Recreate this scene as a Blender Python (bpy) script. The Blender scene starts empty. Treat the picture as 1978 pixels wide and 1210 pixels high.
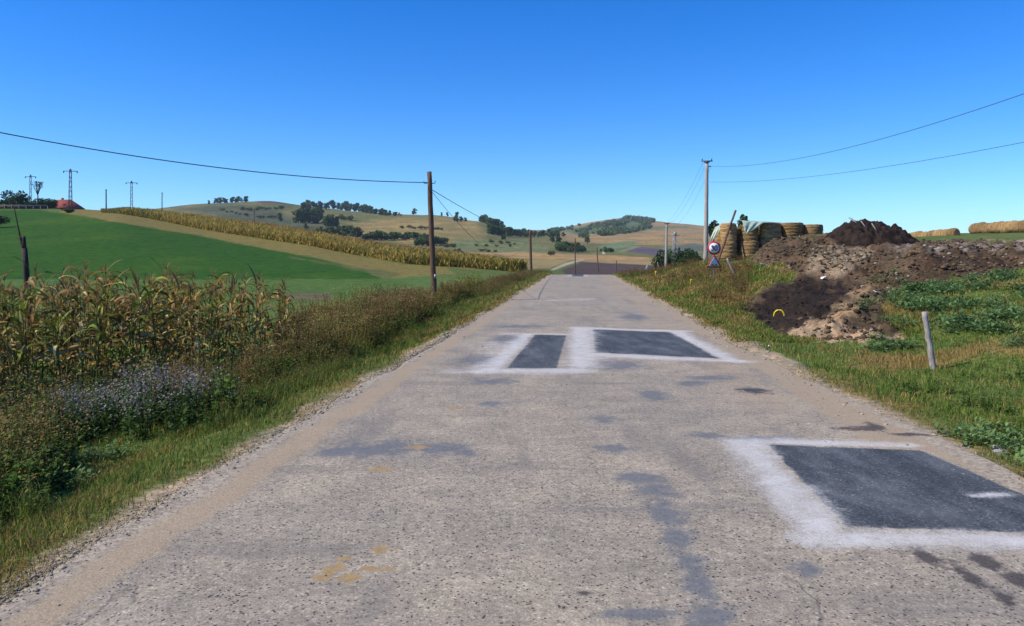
import bpy, bmesh, math, random
import numpy as np
from mathutils import Vector, Matrix

# ------------------------------------------------------------------ camera, sky, sun
SC = bpy.context.scene
COL = SC.collection
F, CX, HY, CAMH = 1500.0, 989.0, 497.0, 1.7      # focal length and horizon in photo pixels, eye height in m
cd = bpy.data.cameras.new('camera')
cam = bpy.data.objects.new('camera', cd); COL.objects.link(cam)
cam.location = (0, 0, CAMH); cam.rotation_euler = (math.radians(90), 0, 0)
cd.sensor_width = 36; cd.lens = 36 * F / 1978; cd.shift_y = -(605 - HY) / 1978
cd.clip_start = 0.1; cd.clip_end = 20000
SC.camera = cam

SUN_EL = math.radians(45)
SUN_AZ = math.atan2(-0.965, -0.26)
w = bpy.data.worlds.new('World'); SC.world = w; w.use_nodes = True
wn = w.node_tree
for n in list(wn.nodes): wn.nodes.remove(n)
sky = wn.nodes.new('ShaderNodeTexSky'); sky.sky_type = 'NISHITA'; sky.sun_disc = False
sky.sun_elevation = SUN_EL; sky.sun_rotation = SUN_AZ
sky.altitude = 300; sky.air_density = 0.9; sky.dust_density = 0.15; sky.ozone_density = 3.2
hs = wn.nodes.new('ShaderNodeHueSaturation'); hs.inputs['Saturation'].default_value = 1.42; hs.inputs['Value'].default_value = 1.0
hs.inputs['Hue'].default_value = 0.507
bg = wn.nodes.new('ShaderNodeBackground'); bg.inputs[1].default_value = 0.15
wo = wn.nodes.new('ShaderNodeOutputWorld')
wn.links.new(sky.outputs[0], hs.inputs['Color']); tn = wn.nodes.new('ShaderNodeMix'); tn.data_type = 'RGBA'; tn.blend_type = 'MULTIPLY'; tn.inputs[0].default_value = 1.0; tn.inputs[7].default_value = (0.61, 0.845, 1.04, 1)
wn.links.new(hs.outputs[0], tn.inputs[6]); wn.links.new(tn.outputs[2], bg.inputs[0]); wn.links.new(bg.outputs[0], wo.inputs[0])
sl = bpy.data.lights.new('sun', 'SUN'); sl.energy = 4.7; sl.angle = math.radians(0.5); sl.color = (1.0, 0.90, 0.73)
sun = bpy.data.objects.new('sun', sl); COL.objects.link(sun)
to_sun = Vector((math.sin(SUN_AZ) * math.cos(SUN_EL), math.cos(SUN_AZ) * math.cos(SUN_EL), math.sin(SUN_EL)))
sun.rotation_euler = to_sun.to_track_quat('Z', 'Y').to_euler()
SC.view_settings.view_transform = 'Standard'; SC.view_settings.look = 'None'
SC.view_settings.exposure = 0.32; SC.view_settings.gamma = 1.0
try:
    SC.cycles.max_bounces = 6; SC.cycles.diffuse_bounces = 3; SC.cycles.transparent_max_bounces = 8
    SC.cycles.volume_bounces = 0
except Exception:
    pass

R = np.random.default_rng(7)
random.seed(7)

# ------------------------------------------------------------------ numpy helpers
def smooth(a, b, x):
    t = np.clip((x - a) / (b - a), 0, 1); return t * t * (3 - 2 * t)

def _hash(ix, iy, s):
    h = (ix.astype(np.int64) * 374761393 + iy.astype(np.int64) * 668265263 + s * 1442695041) & 0x7fffffff
    h = ((h ^ (h >> 13)) * 1274126177) & 0x7fffffff
    return ((h ^ (h >> 16)) & 0xffff) / 65535.0

def vnoise(x, y, s=0):
    ix = np.floor(x); iy = np.floor(y); fx = x - ix; fy = y - iy
    fx = fx * fx * (3 - 2 * fx); fy = fy * fy * (3 - 2 * fy)
    a = _hash(ix, iy, s); b = _hash(ix + 1, iy, s); c = _hash(ix, iy + 1, s); d = _hash(ix + 1, iy + 1, s)
    return (a * (1 - fx) + b * fx) * (1 - fy) + (c * (1 - fx) + d * fx) * fy

def fbm(x, y, s=0, o=4):
    v = 0; a = 1; t = 0
    for i in range(o):
        v = v + a * vnoise(x * 2 ** i + 17.3 * i, y * 2 ** i - 9.1 * i, s + i); t += a; a *= 0.5
    return v / t

def poly_sdf(px, py, poly):
    """signed distance to a polygon, negative inside"""
    d = np.full(px.shape, 1e18); inside = np.zeros(px.shape, bool); n = len(poly)
    for i in range(n):
        ax, ay = poly[i]; bx, by = poly[(i + 1) % n]
        ex, ey = bx - ax, by - ay
        t = np.clip(((px - ax) * ex + (py - ay) * ey) / (ex * ex + ey * ey + 1e-9), 0, 1)
        d = np.minimum(d, (px - ax - t * ex) ** 2 + (py - ay - t * ey) ** 2)
        c = (ay > py) != (by > py)
        with np.errstate(divide='ignore', invalid='ignore'):
            xi = ax + (py - ay) / ((by - ay) if by != ay else 1e-9) * ex
        inside ^= c & (px < xi)
    d = np.sqrt(d)
    return np.where(inside, -d, d)

# ------------------------------------------------------------------ the lie of the land
ROADK = 0.088                                    # the road heads slightly to the right of the view
def off(X, Y): return X - ROADK * Y              # metres to the right of the car's line along the road
def road_z(Y):
    return np.interp(Y, [-80, 50, 64, 76, 95, 120, 150, 200, 300], [0, 0, .02, -.02, -.55, -1.5, -2.6, -3.8, -4.2])
SEC_O = [-400, -60, -14, -9, -5.8, -4.5, -3.6, -2.9, 0, 3.2, 4.3, 6, 9, 14, 20, 60, 400]
SEC_Z = [2, -.3, -.45, -.5, -.48, -.3, -.1, -.02, 0, -.02, -.1, .0, .45, 1.3, 2.2, 4, 12]

COLS = {
 -1500: [(8,900),(20,654),(40,578),(77,530),(120,420),(200,330),(300,300),(500,330),(1000,380),(3500,440)],
 -400: [(8,900),(20,654),(40,578),(77,540),(120,455),(170,414),(210,398),(300,390),(500,400),(1000,420),(3500,450)],
 0: [(8,900),(20,654),(40,578),(77,540),(110,480),(150,440),(195,408),(215,402),(260,400),(330,402),(500,410),(1000,420),(3500,450)],
 150: [(8,900),(20,654),(40,578),(77,540),(115,475),(150,437),(195,411),(225,405),(280,403),(400,410),(1000,420),(3500,450)],
 230: [(8,900),(20,654),(40,578),(77,540),(120,470),(155,432),(185,415),(215,409),(245,408),(400,420),(900,418),(1100,408),(3500,450)],
 400: [(8,900),(20,654),(40,578),(77,540),(115,487),(150,462),(175,445),(205,431),(230,427),(300,436),(500,436),(700,424),(850,405),(1000,395),(1150,392),(1500,400),(3500,440)],
 520: [(8,900),(20,654),(40,576),(77,540),(110,503),(140,478),(165,458),(195,446),(220,442),(300,450),(450,452),(600,440),(800,412),(950,392),(1050,387),(1300,392),(3500,440)],
 600: [(8,900),(20,652),(40,574),(77,541),(105,511),(130,489),(155,470),(185,458),(210,455),(300,462),(420,464),(550,452),(750,427),(900,407),(1050,399),(1300,402),(3500,440)],
 700: [(8,900),(20,650),(30,598),(40,572),(77,542),(98,522),(115,510),(140,494),(170,480),(195,475),(280,480),(380,480),(500,463),(700,438),(900,415),(1000,410),(1300,415),(3500,440)],
 780: [(8,900),(20,647),(30,594),(50,560),(77,545),(95,530),(120,510),(150,494),(175,488),(260,490),(350,489),(450,474),(650,445),(850,420),(1000,415),(1300,420),(3500,440)],
 850: [(8,900),(20,643),(30,590),(50,558),(77,543),(100,528),(120,514),(145,501),(165,496),(250,495),(330,493),(430,478),(600,450),(800,424),(950,416),(1300,422),(3500,442)],
 930: [(8,900),(20,635),(30,585),(50,556),(77,541),(100,530),(118,518),(135,512),(155,508),(240,503),(330,495),(430,482),(600,454),(750,432),(850,427),(1000,432),(1500,440),(3500,444)],
 1000: [(8,860),(20,628),(30,581),(50,553),(75,538),(95,530),(110,526),(130,522),(160,519),(240,508),(330,496),(430,487),(550,471),(700,461),(900,455),(1200,450),(3500,444)],
 1060: [(8,830),(20,624.5),(30,582),(45,554),(60,540),(75,532),(95,531),(120,532),(160,527),(220,516),(300,503),(400,490),(550,478),(700,465),(1000,453),(1600,447),(3500,445)],
 1121: [(8,816),(20,624.5),(30,582),(50,548),(75,531.5),(95,533),(130,533),(170,529),(200,525),(260,511),(340,498),(450,490),(600,478),(900,462),(1300,448),(1700,436),(2000,433),(3500,445)],
 1200: [(8,816),(20,624.5),(30,582),(50,548),(60,540),(75,533),(95,534),(130,534),(170,531),(200,526),(260,512),(340,500),(450,490),(600,478),(900,460),(1300,440),(1700,424),(1900,420),(3500,440)],
 1280: [(8,820),(20,624),(30,580),(40,556),(55,535),(70,526),(90,524),(130,525),(180,525),(260,512),(340,500),(450,490),(700,472),(1000,455),(1400,438),(1800,428),(3500,440)],
 1365: [(8,820),(20,626),(27,577),(35,546),(48,518),(63,501),(80,501),(120,508),(180,510),(260,508),(340,500),(450,490),(700,475),(1000,460),(1400,446),(1800,437),(3500,445)],
 1450: [(8,820),(16,660),(20,624),(26,580),(32,546),(42,512),(52,496),(65,492),(100,496),(180,505),(340,498),(700,475),(1400,450),(1800,441),(3500,445)],
 1470: [(8,820),(16,660),(20,623),(26,572),(31,538),(37,505),(43,486),(48,484),(56,490),(90,492),(180,500),(340,495),(1000,470),(3500,450)],
 1500: [(8,820),(16,660),(20,622),(25,574),(29,540),(34,508),(39,482),(44,467),(48,470),(56,486),(90,488),(180,495),(340,494),(1000,470),(3500,450)],
 1540: [(8,820),(16,657),(20,616),(24,574),(28,540),(33,505),(38,480),(43,464),(47,464),(56,480),(80,480),(150,485),(340,490),(1000,470),(3500,450)],
 1590: [(8,820),(16,655),(20,608),(25,550),(30,510),(36,482),(42,462),(46,459),(55,470),(80,474),(150,474),(400,470),(1000,460),(3500,450)],
 1650: [(8,818),(15,660),(20,596),(25,542),(30,505),(36,486),(44,477),(52,474),(60,470),(100,465),(200,462),(400,462),(1000,455),(3500,450)],
 1800: [(8,816),(12,715),(16,635),(20,580),(25,524),(30,493),(36,478),(45,472),(60,466),(80,457),(110,453),(150,456),(400,460),(3500,455)],
 1978: [(8,770),(12,660),(16,595),(20,552),(25,507),(30,483),(36,472),(45,466),(60,460),(80,450),(110,446),(150,450),(400,455),(3500,455)],
 2600: [(8,600),(12,540),(20,475),(30,450),(40,440),(60,434),(100,428),(150,430),(400,440),(3500,450)],
 3600: [(8,500),(12,470),(20,430),(30,410),(40,400),(60,400),(100,410),(150,420),(400,440),(3500,450)],
}
_PX = np.arange(-1500, 3601, 10.0); _LY = np.linspace(math.log(8), math.log(3500), 240)
def _table():
    ks = sorted(COLS)
    cols = np.array([np.interp(_LY, [math.log(p[0]) for p in COLS[k]], [p[1] for p in COLS[k]]) for k in ks])
    g = np.array([np.interp(_PX, ks, cols[:, j]) for j in range(len(_LY))])
    def blur(a, r, ax):
        p = np.pad(a, [(r, r) if i == ax else (0, 0) for i in (0, 1)], mode='edge')
        return sum(np.take(p, range(k, k + a.shape[ax]), axis=ax) for k in range(2 * r + 1)) / (2 * r + 1)
    g = blur(blur(g, 2, 0), 1, 1); return blur(g, 1, 1)
_G = _table()
def table_y(px, Y):
    a = np.clip((np.log(np.clip(Y, 8, 3490)) - _LY[0]) / (_LY[1] - _LY[0]), 0, len(_LY) - 1.001)
    b = np.clip((px - _PX[0]) / 10.0, 0, len(_PX) - 1.001)
    i = a.astype(int); j = b.astype(int); fa = a - i; fb = b - j
    return (_G[i, j] * (1 - fa) + _G[i + 1, j] * fa) * (1 - fb) + (_G[i, j + 1] * (1 - fa) + _G[i + 1, j + 1] * fa) * fb

GREEN = [(-900,400),(-400,405),(0,404),(60,406),(114,411),(177,420),(253,434),(366,452),(490,476),(607,498),(700,520),(731,527),(750,540),(560,541),(0,541),(-900,541)]
SOIL = [(1452,502),(1470,478),(1500,462),(1545,455),(1600,448),(1680,455),(1760,463),(1850,462),(2000,464),(2500,440),(2500,505),(1985,520),(1900,530),(1820,548),(1760,552),(1715,572),
        (1700,600),(1745,652),(1660,660),(1570,655),(1505,648),(1470,622),(1432,596),(1470,560),(1530,545),(1540,520),(1480,512)]
def base_h(X, Y):
    X = np.asarray(X, float); Y = np.asarray(Y, float)
    o = off(X, Y)
    zs = np.interp(o, SEC_O, SEC_Z)
    Yc = np.maximum(Y, 4.0)
    px = CX + F * X / Yc
    zt = CAMH - (table_y(px, Y) - HY) / F * np.maximum(Y, 8)
    wv = smooth(11, 19, Y)
    z = zs * (1 - wv) + zt * wv
    zr = road_z(Y)
    d = np.maximum(-2.95 - o, o - 3.35)
    wr = (1 - smooth(0.0, 1.3, d)) * (1 - smooth(105, 150, Y))
    z = z * (1 - wr) + zr * wr
    return z
def H(X, Y):
    """height of the ground"""
    X = np.asarray(X, float); Y = np.asarray(Y, float)
    z = base_h(X, Y); o = off(X, Y)
    Yc = np.maximum(Y, 4.0)
    px = CX + F * X / Yc; py = HY + F * (CAMH - z) / Yc
    m = smooth(10, -14, poly_sdf(px, py, SOIL)) * smooth(13, 16, Y) * (1 - smooth(46, 54, Y))
    rough = (fbm(X * .55, Y * .55, 3, 3) - .5) * .75 + (fbm(X * 1.9, Y * 1.9, 11, 5) - .5) * .62
    z = z + m * rough
    d = np.maximum(-2.95 - o, o - 3.35)
    g = smooth(0.1, 2.0, d)
    z = z + g * (fbm(X * .8, Y * .8, 21, 3) - .5) * .16 * (1 - m)
    z = z + smooth(300, 700, Y) * (fbm(X / 60, Y / 90, 31, 4) - .5) * 5
    z = z - 0.05 * smooth(-0.02, -0.35, d) * (Y < 140)
    return z
_LYR = np.exp(np.linspace(math.log(4), math.log(3000), 2600))
def ground(px, py, ymin=4.0, ymax=3000.0):
    """the nearest ground point seen at a photo pixel beyond ymin"""
    ys = _LYR[(_LYR >= ymin) & (_LYR <= ymax)]
    xs = (px - CX) / F * ys
    q = HY + F * (CAMH - H(xs, ys)) / ys
    i = np.argmax(q <= py) if (q <= py).any() else int(np.argmin(q))
    Y = ys[i]; X = xs[i]
    return float(X), float(Y), float(H(np.array([X]), np.array([Y]))[0])
def hz(X, Y): return float(H(np.array([X]), np.array([Y]))[0])
def P(px, py, Y): return Vector(((px - CX) / F * Y, Y, CAMH - (py - HY) / F * Y))

# ------------------------------------------------------------------ mesh / object helpers
def mesh_np(name, V, T, mat=None, attrs=None, smooth_shade=False, mat_idx=None, mats=None):
    V = np.asarray(V, np.float32); T = np.asarray(T, np.int32)
    k = T.shape[1]
    me = bpy.data.meshes.new(name)
    me.vertices.add(len(V)); me.vertices.foreach_set('co', V.ravel())
    me.loops.add(T.size); me.loops.foreach_set('vertex_index', T.ravel())
    me.polygons.add(len(T)); me.polygons.foreach_set('loop_start', np.arange(0, T.size, k, dtype=np.int32))
    for m in (mats or ([mat] if mat else [])): me.materials.append(m)
    if mat_idx is not None: me.polygons.foreach_set('material_index', np.asarray(mat_idx, np.int32))
    me.update(calc_edges=True)
    for an, av in (attrs or {}).items():
        av = np.asarray(av, np.float32)
        if av.ndim == 2:
            a = me.attributes.new(an, 'FLOAT_COLOR', 'POINT')
            if av.shape[1] == 3: av = np.hstack([av, np.ones((len(av), 1), np.float32)])
            a.data.foreach_set('color', av.ravel())
        else:
            a = me.attributes.new(an, 'FLOAT', 'POINT'); a.data.foreach_set('value', av)
    if smooth_shade: me.polygons.foreach_set('use_smooth', np.ones(len(T), bool))
    return me
def link(name, me, parent=None, loc=(0, 0, 0)):
    o = bpy.data.objects.new(name, me); COL.objects.link(o); o.location = loc
    if parent is not None: o.parent = parent
    return o
def tag(o, label=None, cat=None, group=None, kind=None):
    if label: o['label'] = label
    if cat: o['category'] = cat
    if group: o['group'] = group
    if kind: o['kind'] = kind
    return o
def empty(name, loc, rz=0):
    o = bpy.data.objects.new(name, None); COL.objects.link(o); o.location = loc; o.rotation_euler = (0, 0, rz)
    o.empty_display_size = .2
    return o
def dup(root, loc, rz=0, sc=1.0):
    c = root.copy(); COL.objects.link(c); c.location = loc; c.rotation_euler = (0, 0, rz)
    c.scale = (sc, sc, sc) if not isinstance(sc, tuple) else sc
    for ch in list(root.children):
        d = ch.copy(); COL.objects.link(d); d.parent = c
        for g in list(ch.children):
            e = g.copy(); COL.objects.link(e); e.parent = d
    return c
class Geo:
    """collects triangles with a colour per vertex"""
    def __init__(s): s.V = []; s.T = []; s.C = []; s.n = 0
    def add(s, V, T, C):
        V = np.asarray(V, float); T = np.asarray(T, int)
        C = np.asarray(C, float)
        if C.ndim == 1: C = np.tile(C, (len(V), 1))
        s.V.append(V); s.T.append(T + s.n); s.C.append(C); s.n += len(V)
    def arrays(s): return np.vstack(s.V), np.vstack(s.T), np.vstack(s.C)
    def mesh(s, name, mat, smooth_shade=False):
        V, T, C = s.arrays(); return mesh_np(name, V, T, mat, {'col': C}, smooth_shade)
def tube(pts, rad, seg=8, cap=True):
    """tube through points (numpy), radius scalar or list -> V, T"""
    pts = np.asarray(pts, float); n = len(pts); rad = np.broadcast_to(np.asarray(rad, float), (n,))
    tan = np.gradient(pts, axis=0); tan /= np.linalg.norm(tan, axis=1)[:, None] + 1e-12
    ref = np.array([0, 0, 1.0]) if abs(tan[0, 2]) < .9 else np.array([1.0, 0, 0])
    u = np.cross(tan, ref); u /= np.linalg.norm(u, axis=1)[:, None] + 1e-12; v = np.cross(tan, u)
    a = np.linspace(0, 2 * np.pi, seg, endpoint=False)
    V = (pts[:, None] + rad[:, None, None] * (np.cos(a)[None, :, None] * u[:, None] + np.sin(a)[None, :, None] * v[:, None])).reshape(-1, 3)
    T = []
    for i in range(n - 1):
        for j in range(seg):
            p, q = i * seg + j, i * seg + (j + 1) % seg
            T += [(p, q, q + seg), (p, q + seg, p + seg)]
    if cap:
        V = np.vstack([V, pts[0], pts[-1]]); c0, c1 = n * seg, n * seg + 1
        for j in range(seg):
            T += [(c0, (j + 1) % seg, j), (c1, (n - 1) * seg + j, (n - 1) * seg + (j + 1) % seg)]
    return V, np.array(T)
def box(c, s):
    c = np.array(c, float); s = np.array(s, float) / 2
    V = np.array([[x, y, z] for x in (-1, 1) for y in (-1, 1) for z in (-1, 1)]) * s + c
    T = np.array([(0,1,3),(0,3,2),(4,6,7),(4,7,5),(0,4,5),(0,5,1),(2,3,7),(2,7,6),(0,2,6),(0,6,4),(1,5,7),(1,7,3)])
    return V, T
def blades(pos, h, wd, lean, col, seed=0, curl=1.0):
    """grass blades: 5 verts, 3 tris each; pos (n,3), others (n,), col (n,3)"""
    r = np.random.default_rng(seed); n = len(pos)
    a = r.uniform(0, 2 * np.pi, n); b = r.uniform(0, 2 * np.pi, n)
    sx = np.cos(a) * wd; sy = np.sin(a) * wd
    lx = np.cos(b) * lean * h; ly = np.sin(b) * lean * h
    V = np.zeros((n, 5, 3))
    V[:, 0] = pos - np.stack([sx, sy, 0 * sx], 1); V[:, 1] = pos + np.stack([sx, sy, 0 * sx], 1)
    mid = pos + np.stack([lx * .35, ly * .35, h * .6], 1)
    V[:, 2] = mid - np.stack([sx, sy, 0 * sx], 1) * .7; V[:, 3] = mid + np.stack([sx, sy, 0 * sx], 1) * .7
    V[:, 4] = pos + np.stack([lx * curl, ly * curl, h * (1 - .25 * np.minimum(lean, 1))], 1)
    T = np.array([(0, 1, 3), (0, 3, 2), (2, 3, 4)])[None] + (np.arange(n) * 5)[:, None, None]
    C = np.repeat(col[:, None], 5, 1)
    return V.reshape(-1, 3), T.reshape(-1, 3), C.reshape(-1, 3)
def scatter(proto, pos, scale, rot, tint):
    """merge copies of (V,T,C) at pos"""
    V, T, C = proto; n = len(pos); k = len(V)
    c, s = np.cos(rot), np.sin(rot)
    sc = scale if scale.ndim == 2 else np.stack([scale] * 3, 1)
    x = V[None, :, 0] * sc[:, 0:1]; y = V[None, :, 1] * sc[:, 1:2]; z = V[None, :, 2] * sc[:, 2:3]
    W = np.stack([x * c[:, None] - y * s[:, None], x * s[:, None] + y * c[:, None], z], 2) + pos[:, None]
    TT = T[None] + (np.arange(n) * k)[:, None, None]
    CC = np.clip(C[None] * tint[:, None], 0, 1)
    return W.reshape(-1, 3), TT.reshape(-1, 3), CC.reshape(-1, 3)

# ------------------------------------------------------------------ materials
def mat_new(name):
    m = bpy.data.materials.new(name); m.use_nodes = True
    nt = m.node_tree
    for n in list(nt.nodes): nt.nodes.remove(n)
    out = nt.nodes.new('ShaderNodeOutputMaterial')
    return m, nt, out
class NT:
    def __init__(s, nt): s.nt = nt
    def n(s, t, **kw):
        x = s.nt.nodes.new(t)
        for k, v in kw.items(): setattr(x, k, v)
        return x
    def set(s, sock, v):
        if hasattr(v, 'is_output') or isinstance(v, bpy.types.NodeSocket): s.nt.links.new(v, sock)
        elif isinstance(v, (tuple, list)) and len(v) == 3 and sock.type == 'RGBA': sock.default_value = (*v, 1)
        else: sock.default_value = v
    def math(s, op, a, b=0.0, c=0.0, clamp=False):
        x = s.n('ShaderNodeMath', operation=op, use_clamp=clamp)
        for i, v in enumerate((a, b, c)): s.set(x.inputs[i], v)
        return x.outputs[0]
    def mix(s, f, a, b, bt='MIX'):
        x = s.n('ShaderNodeMix', data_type='RGBA', blend_type=bt)
        s.set(x.inputs[0], f); s.set(x.inputs[6], a); s.set(x.inputs[7], b)
        return x.outputs[2]
    def noise(s, vec, scale, detail=4, rough=.55, dist=0):
        x = s.n('ShaderNodeTexNoise')
        if vec is not None: s.set(x.inputs['Vector'], vec)
        x.inputs['Scale'].default_value = scale; x.inputs['Detail'].default_value = detail
        x.inputs['Roughness'].default_value = rough; x.inputs['Distortion'].default_value = dist
        return x.outputs['Fac']
    def ramp(s, f, lo, hi):
        x = s.n('ShaderNodeMapRange', interpolation_type='SMOOTHSTEP')
        s.set(x.inputs[0], f); x.inputs[1].default_value = lo; x.inputs[2].default_value = hi
        return x.outputs[0]
    def lin(s, f, a, b, c, d):
        x = s.n('ShaderNodeMapRange'); s.set(x.inputs[0], f)
        for i, v in enumerate((a, b, c, d)): x.inputs[1 + i].default_value = v
        return x.outputs[0]
    def attr(s, name):
        x = s.n('ShaderNodeAttribute'); x.attribute_name = name; return x
    def map(s, vec, sc=(1, 1, 1), rot=(0, 0, 0), loc=(0, 0, 0)):
        x = s.n('ShaderNodeMapping'); s.set(x.inputs[0], vec); x.inputs[1].default_value = loc
        x.inputs[2].default_value = rot; x.inputs[3].default_value = sc
        return x.outputs[0]
    def objco(s): return s.n('ShaderNodeTexCoord').outputs['Object']
    def bump(s, h, strength, dist):
        x = s.n('ShaderNodeBump'); s.set(x.inputs['Height'], h); x.inputs['Strength'].default_value = strength; x.inputs['Distance'].default_value = dist
        return x.outputs[0]
    def bsdf(s, col, rough=.8, normal=None, metal=0, spec=.3):
        x = s.n('ShaderNodeBsdfPrincipled'); s.set(x.inputs['Base Color'], col); s.set(x.inputs['Roughness'], rough)
        x.inputs['Metallic'].default_value = metal
        x.inputs['Specular IOR Level'].default_value = spec
        if normal is not None: s.set(x.inputs['Normal'], normal)
        return x.outputs[0]

def leaf_mat(name, trans=.3, rough=.6, var=True):
    m, nt, out = mat_new(name); N = NT(nt)
    c = N.attr('col').outputs['Color']
    if var:
        f = N.noise(N.objco(), 3.0, 3); c = N.mix(1.0, c, N.mix(f, (.65, .65, .6), (1.35, 1.32, 1.25)), 'MULTIPLY')
        oi = N.n('ShaderNodeObjectInfo').outputs['Random']
        c = N.mix(1.0, c, N.mix(oi, (.75, .8, .8), (1.25, 1.15, 1.0)), 'MULTIPLY')
    b = N.bsdf(c, rough, spec=.12)
    t = N.n('ShaderNodeBsdfTranslucent'); N.set(t.inputs[0], c)
    mx = N.n('ShaderNodeMixShader'); mx.inputs[0].default_value = trans
    nt.links.new(b, mx.inputs[1]); nt.links.new(t.outputs[0], mx.inputs[2]); nt.links.new(mx.outputs[0], out.inputs[0])
    return m
M_LEAF = leaf_mat('plant_leaf', .3)
M_GRASS = leaf_mat('grass_blade', .3)
M_TREE = leaf_mat('tree_foliage', .18)

def noisy_mat(name, c1, c2, scale=8, rough=.85, bump=.3, bd=.02, stretch=(1, 1, 1), detail=5, metal=0, spec=.25):
    m, nt, out = mat_new(name); N = NT(nt)
    v = N.map(N.objco(), stretch)
    f = N.noise(v, scale, detail, .6)
    g = N.noise(v, scale * 4.7, 3, .6)
    c = N.mix(N.ramp(f, .35, .65), c1, c2)
    c = N.mix(1.0, c, N.mix(g, (.72, .72, .72), (1.25, 1.25, 1.25)), 'MULTIPLY')
    nt.links.new(N.bsdf(c, rough, N.bump(f, bump, bd), metal, spec), out.inputs[0])
    return m
M_WOOD = noisy_mat('weathered_wood', (.085, .047, .03), (.16, .095, .06), 5, .8, .4, .01, (8, 8, .6))
M_GREYWOOD = noisy_mat('grey_wood', (.24, .21, .19), (.38, .35, .32), 6, .85, .5, .01, (10, 10, .8))
M_DARKWOOD = noisy_mat('dark_wood', (.03, .022, .018), (.06, .045, .035), 6, .85, .4, .01, (8, 8, .8))
M_CONC = noisy_mat('concrete_pole', (.3, .26, .22), (.42, .37, .32), 3, .85, .2, .01, (3, 3, .5))
M_STEEL = noisy_mat('galvanised_steel', (.24, .25, .25), (.34, .35, .35), 12, .6, .1, .002, metal=.2)
M_DARKSTEEL = noisy_mat('dark_steel', (.06, .065, .08), (.1, .11, .13), 8, .6, .1, .002)
M_CABLE = noisy_mat('black_cable', (.02, .022, .025), (.035, .035, .04), 4, .6, 0, .002)
M_WHITE = noisy_mat('white_paint', (.74, .74, .76), (.82, .82, .83), 6, .45, .05, .002)
M_RED = noisy_mat('red_paint', (.42, .035, .05), (.5, .05, .07), 6, .45, .05, .002)
M_BLACK = noisy_mat('black_paint', (.012, .012, .014), (.02, .02, .022), 6, .5, .05, .002)
M_YEL = noisy_mat('yellow_paint', (.75, .5, .015), (.82, .58, .03), 5, .5, .1, .003)
M_TILE = noisy_mat('roof_tiles', (.2, .05, .035), (.3, .08, .05), 6, .85, .6, .05, (1, 6, 6))
M_WALL = noisy_mat('plaster', (.5, .46, .38), (.6, .56, .48), 2, .9, .1, .01)
M_STONE = noisy_mat('stone', (.2, .19, .18), (.36, .34, .32), 6, .9, .5, .02)
M_TARP = None

# --- terrain material: colour zones come from where the crops, soil and grass are
def ground_mat():
    m, nt, out = mat_new('land'); N = NT(nt)
    co = N.n('ShaderNodeNewGeometry').outputs['Position']
    c = N.attr('alb').outputs['Color']
    near = N.attr('near').outputs['Fac']        # 1 near the road, 0 on the far hills
    n1 = N.noise(co, 9.0, 6, .65); n2 = N.noise(co, 1.1, 5, .6); n3 = N.noise(co, .3, 6, .7); n4 = N.noise(co, .025, 5, .62)
    fine = N.mix(near, n3, n1)
    c = N.mix(1.0, c, N.mix(N.ramp(fine, .25, .75), (.5, .5, .48), (1.5, 1.5, 1.48)), 'MULTIPLY')
    mid = N.mix(near, n4, n2)
    c = N.mix(1.0, c, N.mix(N.ramp(mid, .3, .7), (.72, .8, .82), (1.28, 1.2, 1.15)), 'MULTIPLY')
    h = N.mix(near, n3, n1)
    nrm = N.bump(h, .55, .06)
    nt.links.new(N.bsdf(c, .95, nrm, 0, .08), out.inputs[0])
    return m
M_LAND = ground_mat()

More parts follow.
